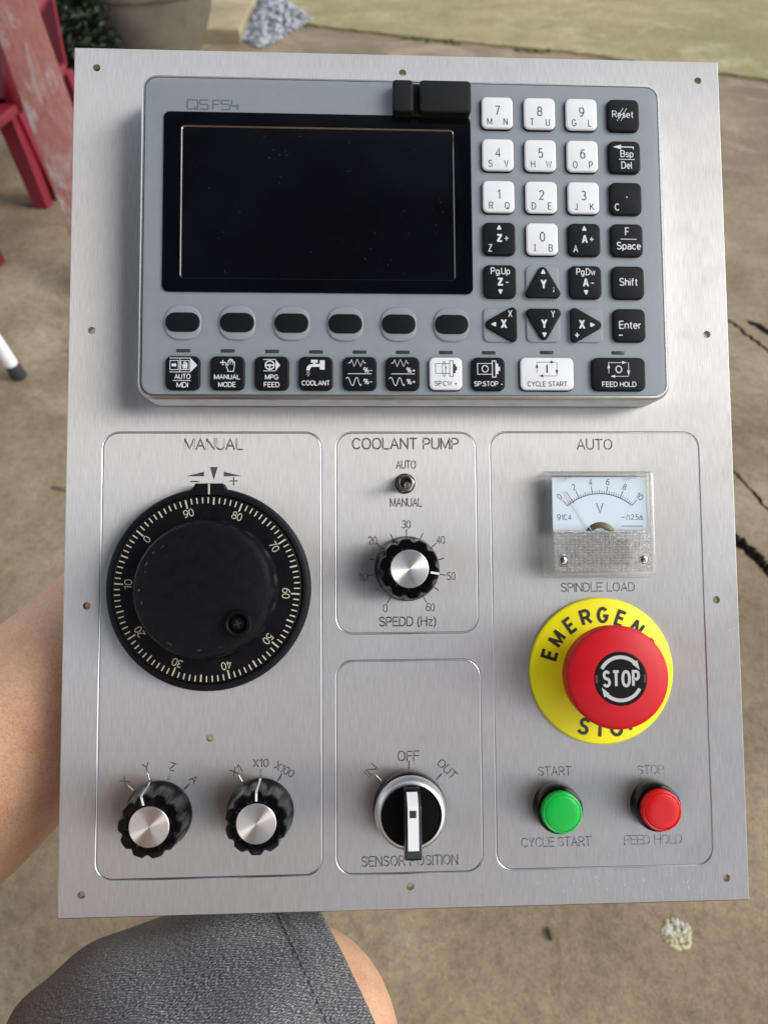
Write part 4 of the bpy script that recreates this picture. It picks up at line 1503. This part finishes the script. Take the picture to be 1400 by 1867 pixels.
M['shirt'] = plain('cotton_shirt', (0.30, 0.185, 0.150, 1), 0.9, 0, 0.1)
M['hair'] = plain('dark_hair', (0.012, 0.010, 0.009, 1), 0.5)

AX = Vector((0.87, 0.495, 0.0)).normalized()          # direction of the left thigh
SIDE = Vector((-AX.y, AX.x, 0)).normalized()
LV = Vector((AX.x, AX.y, 0)).normalized()
P0 = Vector((-0.0565, 0.054, 0.492))
def droop(s):
    """the thigh falls away towards the hip of somebody sitting low"""
    return Vector((0, 0, -8.6 * max(0.0, -.015 - s) ** 2))


hipL = P0 - AX * 0.25 + Vector((0, 0, -.24))
kneeL = P0 + AX * 0.026 + Vector((0, 0, -.008))
pel = hipL - SIDE * 0.09
hipR = hipL - SIDE * 0.18
kneeR = hipR + LV * 0.40 - SIDE * .05
chest = pel - LV * 0.05 + Vector((0, 0, .36))
belly = pel - LV * 0.01 + Vector((0, 0, .16))
neck = chest + LV * .03 + Vector((0, 0, .12))
shL = chest + SIDE * .16 + LV * .02 + Vector((0, 0, .04))
shR = chest - SIDE * .16 + LV * .02 + Vector((0, 0, .04))
joints = {}
BV, BE, BR = [], [], []


def jt(name, p, r, parent=None):
    joints[name] = len(BV)
    BV.append(Vector(p)); BR.append(r if isinstance(r, tuple) else (r, r))
    if parent: BE.append((joints[parent], joints[name]))


jt('pelvis', pel, (.12, .12))
jt('belly', belly, (.115, .115), 'pelvis')
jt('chest', chest, (.125, .125), 'belly')
jt('neck', neck, .056, 'chest')
jt('jaw', neck + LV * .03 + Vector((0, 0, .07)), .062, 'neck')
jt('skull', neck + LV * .035 + Vector((0, 0, .15)), .082, 'jaw')
jt('crown', neck + LV * .02 + Vector((0, 0, .215)), .055, 'skull')
jt('shoulderL', shL, .060, 'chest')
jt('elbowL', (-0.234, 0.144, 0.524), .048, 'shoulderL')
jt('armA', (-0.194, 0.165, 0.559), .050, 'elbowL')
jt('armB', (-0.17, 0.18, 0.579), .0475, 'armA')
jt('armC', (-0.142, 0.199, 0.597), .0385, 'armB')
jt('wristL', (-.072, .268, .650), .026, 'armC')
jt('palmL', (-.030, .288, .694), (.030, .018), 'wristL')
for i, (dx, l) in enumerate(((-.030, .070), (-.010, .080), (.010, .076), (.028, .062))):
    b0 = Vector((-.030 + dx + .012, .301, .716 - dx * .35))
    jt('f%da' % i, b0, .0095, 'palmL')
    jt('f%db' % i, b0 + Vector((dx * .2 + .012, .022, .026)) * (l / .08), .0085, 'f%da' % i)
    jt('f%dc' % i, b0 + Vector((dx * .3 + .020, .036, .050)) * (l / .08), .007, 'f%db' % i)
jt('tha', (.004, .282, .682), .011, 'palmL')
jt('thb', (.026, .285, .692), .0095, 'tha')
jt('thc', (.044, .290, .705), .008, 'thb')
jt('shoulderR', shR, .060, 'chest')
jt('elbowR', shR + LV * .08 - SIDE * .06 + Vector((0, 0, -.27)), .045, 'shoulderR')
jt('wristR', shR + LV * .16 + SIDE * .05 + Vector((0, 0, -.10)), .028, 'elbowR')
jt('palmR', shR + LV * .19 + SIDE * .08 + Vector((0, 0, -.05)), (.03, .018), 'wristR')
jt('hipL', hipL, .088, 'pelvis')
jt('thighL', P0 - AX * .115 + droop(-.115) + Vector((0, 0, -.012)), .050, 'hipL')
jt('thighLb', P0 - AX * .02, .050, 'thighL')
jt('kneeL', (-.034, .088, .496), .057, 'thighLb')
jt('kneeLb', (-.040, .080, .440), .050, 'kneeL')
jt('shinL', (-.050, .072, .33), .048, 'kneeLb')
jt('ankleL', kneeL - LV * .02 - SIDE * .03 + Vector((0, 0, -.415)), .034, 'shinL')
jt('heelL', kneeL - LV * .02 - SIDE * .03 + Vector((0, 0, -.452)), .030, 'ankleL')
jt('toeL', kneeL + LV * .15 - SIDE * .03 + Vector((0, 0, -.462)), .020, 'heelL')
jt('hipR', hipR, .088, 'pelvis')
jt('kneeR', kneeR, .060, 'hipR')
jt('shinR', kneeR - LV * .02 + Vector((0, 0, -.15)), .054, 'kneeR')
jt('ankleR', kneeR - LV * .06 + Vector((0, 0, -.42)), .034, 'shinR')
jt('toeR', kneeR + LV * .11 + Vector((0, 0, -.458)), .020, 'ankleR')

me = bpy.data.meshes.new('body_skeleton')
me.from_pydata([tuple(p) for p in BV], BE, [])
tmp = bpy.data.objects.new('body_skeleton', me)
S.collection.objects.link(tmp)
md = tmp.modifiers.new('skin', 'SKIN')
md.use_smooth_shade = True
sv = me.skin_vertices[0].data
for i, r in enumerate(BR):
    sv[i].radius = r
sv[0].use_root = True
md2 = tmp.modifiers.new('sub', 'SUBSURF')
md2.levels = md2.render_levels = 3
dg = bpy.context.evaluated_depsgraph_get()
bm_ = bpy.data.meshes.new_from_object(tmp.evaluated_get(dg))
bpy.data.objects.remove(tmp)
bm_.name = 'person'
bm_.materials.clear()
bm_.materials.append(M['skin'])
for p in bm_.polygons: p.use_smooth = True
person = bpy.data.objects.new('person', bm_)
S.collection.objects.link(person)
tag(person, 'seated person in grey denim shorts holding the panel from behind with a bare arm', 'person')


# denim shorts: two legs and a seat, with turned-up hem and a row of stitches
def fold(s, a):
    """soft creases running round the thigh behind the hem"""
    k = s + .012 * math.sin(2 * a + 1) + .006 * noise.noise(Vector((math.cos(a) * 3, math.sin(a) * 3, s * 20)))
    return .0013 * math.sin(k * 170) * math.exp(-((s + .07) / .05) ** 2) + .0010 * math.sin(a * 9 + s * 40) * math.exp(-((s - .03) / .03) ** 2)


def legtube(mb, c0, axis, s0, s1, rad, seed, hem=True, nA=120, nS=90):
    side = Vector((-axis.y, axis.x, 0)).normalized(); up = axis.cross(side).normalized()
    rings = []
    uvs = []
    svals = [s0 + (s1 - s0) * i / nS for i in range(nS + 1)]
    for s in svals:
        ring = []
        for k in range(nA):
            a = 2 * PI * k / nA
            r = rad(s, a)
            q = Vector((math.cos(a) * 2.2, math.sin(a) * 2.2, s * 16 + seed))
            r += .0022 * noise.noise(q) + .0016 * noise.noise(q * 2.3) + fold(s, a)
            if hem and s > s1 - .0135: r += .0012
            p = c0 + axis * s + (droop(s) if hem == 'L' else Vector()) + (side * math.cos(a) + up * math.sin(a)) * r
            ring.append(p); uvs.append((a * .085, s))
        rings.append(ring)
    for dr, ds in ((-.0012, .0012), (-.004, .0006), (-.006, -.01)):       # rolled edge
        s = s1
        ring = []
        for k in range(nA):
            a = 2 * PI * k / nA
            base = rings[nS][k]
            cdir = (side * math.cos(a) + up * math.sin(a))
            ring.append(base + cdir * dr + axis * ds); uvs.append((a * .085, s1 + abs(dr)))
        rings.append(ring)
    mb.loops(rings, 0, False, False)
    mb.uv = (mb.uv or []) + uvs


def radL(s, a):
    r = .0735 + .165 * max(0, .05 - s) - 1.7 * max(0, -.025 - s) ** 2
    r += .006 * math.exp(-((s - .02) / .02) ** 2) * max(0, math.cos(a - R(60)))
    return min(r, .115)


mb = MB(1.0)
legtube(mb, P0, AX, -.165, .052, radL, 1.3, 'L')
axR = (kneeR - hipR).normalized()
legtube(mb, hipR, axR, -.03, .37, lambda s, a: .105 - .06 * s, 5.1, True, 60, 40)
ring_n = 40
rings = []
for zz, rr in ((-.12, .02), (-.115, .12), (-.06, .165), (.02, .16), (.09, .145), (.13, .14)):
    ring = []
    for k in range(ring_n):
        a = 2 * PI * k / ring_n
        ring.append(pel + SIDE * math.cos(a) * rr * 1.15 + LV * math.sin(a) * rr * .9 + Vector((0, 0, zz)))
    rings.append(ring)
mb.loops(rings, 0, True, False)
mb.uv += [(i * .01, .0) for i in range(len(mb.v) - len(mb.uv))]
shorts = mb.build('shorts', M['denim'], person, sharp=0, label='grey marled denim shorts with a stitched hem')
mb = MB(1.0)
s = .052 - .0145
for k in range(150):
    a0, a1 = 2 * PI * k / 150, 2 * PI * (k + .66) / 150
    pts = []
    for t in (0, .5, 1):
        a = a0 + (a1 - a0) * t
        r = radL(s, a) + .0022 * noise.noise(Vector((math.cos(a) * 2.2, math.sin(a) * 2.2, s * 16 + 1.3))) + .0016 * noise.noise(Vector((math.cos(a) * 2.2, math.sin(a) * 2.2, s * 16 + 1.3)) * 2.3) + fold(s, a) + (.0008 if t == .5 else .0001)
        pts.append(P0 + AX * (s + .0006 * (t - .5)) + (SIDE * math.cos(a) + AX.cross(SIDE) * math.sin(a)) * r)
    mb.tube(pts, [.0003, .00055, .0003], 6)
mb.build('hem_stitching', M['thread'], shorts, sharp=0)

# shirt: torso only, open sleeves at the shoulder
mb = MB(1.0)
rings = []
for p, rx, ry in ((pel + Vector((0, 0, .06)), .172, .14), (belly, .165, .145), (pel.lerp(chest, .72), .17, .145), (chest, .172, .135), (chest + Vector((0, 0, .06)), .150, .105), (neck + Vector((0, 0, -.01)), .070, .066)):
    rings.append([p + SIDE * math.cos(2 * PI * k / 36) * rx + LV * math.sin(2 * PI * k / 36) * ry for k in range(36)])
mb.loops(rings, 0, False, False)
for sh, el in ((shL, BV[joints['elbowL']]), (shR, BV[joints['elbowR']])):
    d = (el - sh)
    mb.tube([sh - d * .25, sh, sh + d * .25, sh + d * .52], [.07, .078, .072, .068], 20, 0, False)
mb.build('shirt', M['shirt'], person, sharp=0)
mb = MB(1.0)
hc = BV[joints['skull']] - AX * .012 + Vector((0, 0, .012))
mb.lathe([(.088, -.02), (.094, .01), (.092, .045), (.075, .08), (.04, .098), (.001, .102)], 32, 0, T=Matrix.Translation(hc))
mb.build('hair', M['hair'], person, sharp=0)

# ================================================================== THINGS AROUND
M['chair_red'] = plain('faded_red_plastic', (0.175, 0.007, 0.022, 1), 0.45, 0, 0.45, 0, 200, 0.12)


def plastic_chair(loc, rz, label):
    """low moulded armchair; local origin at the foot of its front right leg, seat extends to -x and +y"""
    t = thing('plastic_chair', label, 'chair', loc, 'red plastic chairs')
    t.rotation_euler.z = rz
    W, D, H = .36, .36, .235
    mb = MB(1.0)
    mb.prism(rrect(W + .03, D + .03, .05, -W / 2, D / 2, 6), H, H + .022, .008, 0)
    mb.box(-W, 0, -.012, .006, H - .028, H + .004, 0)
    mb.box(-W, 0, D - .006, D + .012, H - .028, H + .004, 0)
    mb.build('seat', M['chair_red'], t, sharp=30)
    for x in (0, -W):
        for y in (0, D):
            mb = MB(1.0)
            ox = .018 if x == 0 else -.018
            oy = -.01 if y == 0 else .02
            for k, (sz, e) in enumerate(((0, 1), )):
                b = [(x + ox - .018, y + oy - .018), (x + ox + .018, y + oy - .018), (x + ox + .018, y + oy + .018), (x + ox - .018, y + oy + .018)]
                tp = [(x - .032, y - .022), (x + .012, y - .022), (x + .012, y + .022), (x - .032, y + .022)]
                mb.loops([[(p[0], p[1], 0) for p in b], [(p[0], p[1], H) for p in tp]], 0, True, True, False)
            mb.build('leg', M['chair_red'], t, sharp=30)
    mb = MB(1.0)
    rings = []
    for k in range(9):
        z = H + .01 + .34 * k / 8
        rings.append([(x_, D + .005 + .07 * (k / 8) ** 1.3 + .03 * (1 - (2 * (x_ + W / 2) / W) ** 2) + dy, z) for x_, dy in [(-W + W * i / 10, 0) for i in range(11)] + [(-W * i / 10, .014) for i in range(11)]])
    mb.loops(rings, 0, True, True)
    mb.build('backrest', M['chair_red'], t, sharp=50)
    for x in (0, -W):
        mb = MB(1.0)
        sx = 1 if x == 0 else -1
        path = [(x + .004 * sx, .02, H), (x + .02 * sx, .015, H + .08), (x + .03 * sx, .03, H + .145), (x + .034 * sx, .09, H + .175), (x + .03 * sx, .2, H + .182), (x + .012 * sx, D - .02, H + .20), (x - .004 * sx, D + .05, H + .22)]
        mb.tube(path, [.020, .018, .019, .022, .022, .019, .014], 14)
        mb.build('armrest', M['chair_red'], t, sharp=0)
    return t


plastic_chair((-.950, 2.10, 0), R(-6), 'red plastic armchair behind the weathered board')
plastic_chair((-.965, 1.765, 0), R(-4), 'red plastic armchair of which only a leg tip shows at the frame edge')

# leaning weathered board
n = N('weathered_red_paint')
v = n.coord('Object', (1, 1, .35))
pn = n.noise(v, 22, 6, 0.65, 0.6)
pn2 = n.noise(v, 90, 5, 0.6)
gr = n.noise(n.coord('Object', (160, 160, 6)), 1.0, 3)
paint = n.ramp(pn2, [(0.3, (0.19, 0.068, 0.054, 1)), (0.7, (0.26, 0.105, 0.086, 1))])
bare = n.ramp(gr, [(0.3, (0.22, 0.205, 0.20, 1)), (0.7, (0.36, 0.34, 0.33, 1))])
m1 = n.ramp(pn, [(0.52, g(0)), (0.66, g(0.85))])
M['board'] = n.set(Base_Color=n.mix(m1, paint, bare), Roughness=0.75, Specular_IOR_Level=0.3, Normal=n.bump(pn, 0.4, 0.002))
mb = MB(1.0)
mb.prism(rrect(.098, .024, .003, 0, 0, 2), 0, 1.05, .002, 0, 2, True)
f0 = Vector((-.615, 1.595, .012)); f1 = Vector((-.803, 1.95, .51))
bd = mb.build('wooden_board', M['board'], sharp=30)
zd = (f1 - f0).normalized()
xd = Vector((.96, .25, 0)); xd = (xd - zd * xd.dot(zd)).normalized()
yd = zd.cross(xd)
mw = Matrix((xd, yd, zd)).transposed().to_4x4()
mw.translation = f0
bd.matrix_world = mw
tag(bd, 'leaning wooden board with flaking faded red paint', 'wooden board')

# concrete planter bowl
n = N('planter_concrete')
v = n.coord('Object')
a = n.noise(v, 6, 5, 0.6); b = n.noise(v, 90, 4, 0.6)
col = n.ramp(a, [(0.3, (0.105, 0.094, 0.072, 1)), (0.7, (0.215, 0.195, 0.155, 1))])
M['planter'] = n.set(Base_Color=col, Roughness=0.9, Specular_IOR_Level=0.2, Normal=n.bump(b, 0.4, 0.004))
M['soil'] = plain('soil', (0.03, 0.022, 0.014, 1), 0.95, 0, 0.1, 0.8, 80)
pl = thing('planter', 'large round grey concrete planter bowl behind the panel', 'planter', (-.895, 3.36, 0))
mb = MB(1.0)
mb.lathe([(.13, 0), (.150, .01), (.185, .06), (.222, .13), (.248, .20), (.258, .262), (.266, .266), (.270, .275), (.270, .335), (.262, .345), (.240, .345), (.235, .32)], 72, 0, cap1=False)
mb.build('bowl', M['planter'], pl, sharp=50)
mb = MB(1.0)
mb.lathe([(.236, .30), (.15, .318), (.01, .325)], 40, 0)
mb.build('soil', M['soil'], pl)

# low concrete step beside the planter
M['step'] = plain('pale_concrete', (0.34, 0.285, 0.175, 1), 0.9, 0, 0.2, 0.5, 60, 0.35)
mb = MB(1.0)
mb.prism([(-.605, 3.70), (-.605, 4.75), (-1.9, 4.95), (-1.9, 3.78)], 0, .055, .012, 0, 3)
st = mb.build('concrete_step', M['step'], sharp=30)
tag(st, 'low pale concrete step between the planter and the gravel', 'step')

# heap of crushed stone
GM = [plain('stone_grey', (0.20, 0.21, 0.235, 1), 0.85), plain('stone_pale', (0.42, 0.425, 0.44, 1), 0.85), plain('stone_mid', (0.33, 0.335, 0.36, 1), 0.85)]
rnd = random.Random(8)
mb = MB(1.0)
tris3 = [Vector((-.50, 3.62)), Vector((-.33, 4.06)), Vector((-.72, 4.75)), Vector((-.60, 3.74))]
for k in range(1500):
    a, b = rnd.random(), rnd.random()
    p = tris3[3].lerp(tris3[2], a) * (1 - b) + tris3[0].lerp(tris3[1], min(1, a * 1.6)) * b
    e = min(b, 1 - b) * 2
    z = .005 + .06 * e * min(1, a * 3) * rnd.random()
    r = rnd.uniform(.007, .019)
    T = Matrix.Translation((p.x, p.y, z)) @ Matrix.Rotation(rnd.uniform(0, 6), 4, Vector((rnd.random(), rnd.random(), rnd.random() + .1)).normalized()) @ Matrix.Diagonal((r, r * rnd.uniform(.6, 1), r * rnd.uniform(.45, .8), 1))
    vs = [(1, 0, 0), (-1, 0, 0), (0, 1, 0), (0, -1, 0), (0, 0, 1), (0, 0, -1)]
    vs = [tuple(Vector(q) * rnd.uniform(.75, 1.2) + Vector((rnd.uniform(-.3, .3), rnd.uniform(-.3, .3), rnd.uniform(-.3, .3)))) for q in vs]
    mb.add(vs, [(0, 2, 4), (2, 1, 4), (1, 3, 4), (3, 0, 4), (2, 0, 5), (1, 2, 5), (3, 1, 5), (0, 3, 5)], rnd.choice((0, 1, 1, 2)), False, T)
gv = mb.build('gravel', GM, sharp=0)
tag(gv, 'heap of pale blue grey crushed stone on the concrete', 'gravel', kind='stuff')

# dark shrubs at the left
LM = [plain('dark_leaf', (0.006, 0.013, 0.005, 1), 0.5, 0, 0.3), plain('green_leaf', (0.014, 0.034, 0.010, 1), 0.5, 0, 0.4), plain('old_leaf', (0.02, 0.02, 0.01, 1), 0.6)]
M['bark'] = plain('bark', (0.035, 0.026, 0.018, 1), 0.9)


def shrub(loc, rad, ht, nl, seed, label):
    t = thing('shrub', label, 'shrub', loc, 'dark shrubs behind the chair')
    rnd = random.Random(seed)
    mb = MB(1.0)
    for k in range(nl):
        th = rnd.uniform(0, 2 * PI); u = rnd.random() ** .45
        zz = rnd.uniform(.02, 1)
        rr = rad * u * (math.sin(PI * min(1, .25 + zz * .72)) ** .6) * (1 + .3 * math.sin(3 * th + seed))
        p = Vector((rr * math.cos(th), rr * math.sin(th), zz * ht))
        l = rnd.uniform(.022, .05); w_ = l * rnd.uniform(.35, .55)
        T = Matrix.Translation(p) @ Matrix.Rotation(rnd.uniform(0, 2 * PI), 4, 'Z') @ Matrix.Rotation(rnd.uniform(-.9, .9), 4, 'X') @ Matrix.Rotation(rnd.uniform(-.6, .9), 4, 'Y')
        mb.add([(0, 0, 0), (l * .5, w_ * .5, .004), (l, 0, -.004), (l * .5, -w_ * .5, .004)], [(0, 3, 2, 1)], rnd.choice((0, 0, 0, 1, 1, 2)), False, T)
    mb.build('leaves', LM, t, sharp=0)
    mb = MB(1.0)
    for k in range(9):
        a = rnd.uniform(0, 2 * PI); r = rad * rnd.uniform(.2, .8)
        mb.tube([(0.02 * math.cos(a), .02 * math.sin(a), 0), (r * .4 * math.cos(a), r * .4 * math.sin(a), ht * .45), (r * math.cos(a), r * math.sin(a), ht * .9)], [.008, .006, .003], 6)
    mb.build('stem', M['bark'], t, sharp=0)


shrub((-1.32, 3.02, 0), .30, .62, 2600, 1, 'dark green shrub behind the red chair arm')
shrub((-1.42, 3.55, 0), .40, .80, 3000, 2, 'taller dark shrub beside the planter bowl')
shrub((-1.12, 3.12, 0), .20, .42, 2200, 4, 'small dense shrub between the board and the planter bowl')
shrub((-1.85, 2.95, 0), .38, .70, 2200, 3, 'dark shrub at the far left behind the chair')
M['rock'] = plain('brown_rock', (0.10, 0.080, 0.055, 1), 0.9, 0, 0.2, 0.6, 60, 0.3)
mb = MB(1.0)
rings = []
for j in range(8):
    ph = PI / 2 * j / 7.5
    rings.append([((.075 * math.cos(ph)) * math.cos(a) * (1 + .25 * noise.noise(Vector((math.cos(a), math.sin(a), j * .3)))), .06 * math.cos(ph) * math.sin(a) * (1 + .25 * noise.noise(Vector((math.cos(a) + 4, math.sin(a), j * .3)))), .13 * math.sin(ph)) for a in [2 * PI * k / 20 for k in range(20)]])
mb.loops(rings, 0, False, True)
rk = mb.build('rock', M['rock'], None, (-1.045, 2.80, 0), sharp=50)
tag(rk, 'brown rock on the ground between the board and the panel edge', 'rock')

# white tube stool: only one foot reaches into the picture
M['white_paint'] = plain('white_painted_tube', (0.78, 0.78, 0.78, 1), 0.3)
M['foot_rubber'] = plain('dark_rubber_foot', (0.022, 0.022, 0.024, 1), 0.7)
st = thing('metal_stool', 'white tube leg of a stool with a dark rubber foot', 'stool', (-.912, 1.215, 0))
mb = MB(1.0)
mb.lathe([(.12, .395), (.125, .40), (.125, .42), (.12, .428), (.01, .43)], 40, 0, cap0=True)
mb.build('seat', M['white_paint'], st)
for k in range(4):
    a = R(20 + 90 * k)
    d = Vector((math.cos(a), math.sin(a), 0))
    ft, tp = d * .195, d * .125 + Vector((0, 0, .40))
    ax_ = (tp - ft).normalized()
    mb = MB(1.0)
    mb.tube([ft + ax_ * .028, tp], .0125, 16)
    lg = mb.build('leg', M['white_paint'], st, sharp=30)
    mb = MB(1.0)
    mb.tube([ft - ax_ * .0 + Vector((0, 0, .001)), ft + ax_ * .006, ft + ax_ * .030, ft + ax_ * .033], [.0145, .0155, .0145, .0128], 16)
    mb.build('rubber_foot', M['foot_rubber'], lg, sharp=30)

# small things on the ground
M['lichen'] = plain('lichen', (0.50, 0.48, 0.30, 1), 0.95, 0, 0.1, 0.5, 200, 0.4)
M['lichen2'] = plain('lichen_pale', (0.62, 0.62, 0.56, 1), 0.95)
mb = MB(1.0)
rnd = random.Random(21)
for k in range(170):
    a, r = rnd.uniform(0, 2 * PI), .0155 * math.sqrt(rnd.random())
    q = rnd.uniform(.0008, .0024)
    x, y = r * math.cos(a) * 1.05, r * math.sin(a)
    mb.lathe([(q, 0), (q * .9, q * .6), (q * .4, q * 1.1)], 7, 1 if (y > 0 and rnd.random() < .7) else 0, (x, y))
lc = mb.build('lichen_patch', [M['lichen'], M['lichen2']], None, (.313, .262, 0), sharp=0)
tag(lc, 'small round pale yellow lichen patch on the concrete', 'lichen')
mb = MB(1.0)
mb.tube([(0, 0, .0025), (.002, -.005, .0030), (.003, -.010, .0025), (.0034, -.013, .0022)], [.0012, .0024, .0022, .0008], 8)
sd = mb.build('seed', plain('dark_seed', (0.03, 0.035, 0.02, 1), 0.7), None, (.174, .268, 0), sharp=0)
tag(sd, 'tiny dark seed lying alone on the concrete below the panel', 'seed')
mb = MB(1.0)
mb.tube([(-.022, .004, .002), (0, 0, .003), (.024, -.005, .002)], [.0014, .0022, .0014], 6)
mb.tube([(-.018, .0, .002), (.004, -.005, .0025), (.024, -.010, .002)], [.001, .0016, .001], 6)
sw = mb.build('dry_straw', plain('straw', (0.20, 0.15, 0.085, 1), 0.8), None, (-.545, .955, 0), sharp=0)
tag(sw, 'short piece of dry straw on the concrete left of the panel', 'straw')
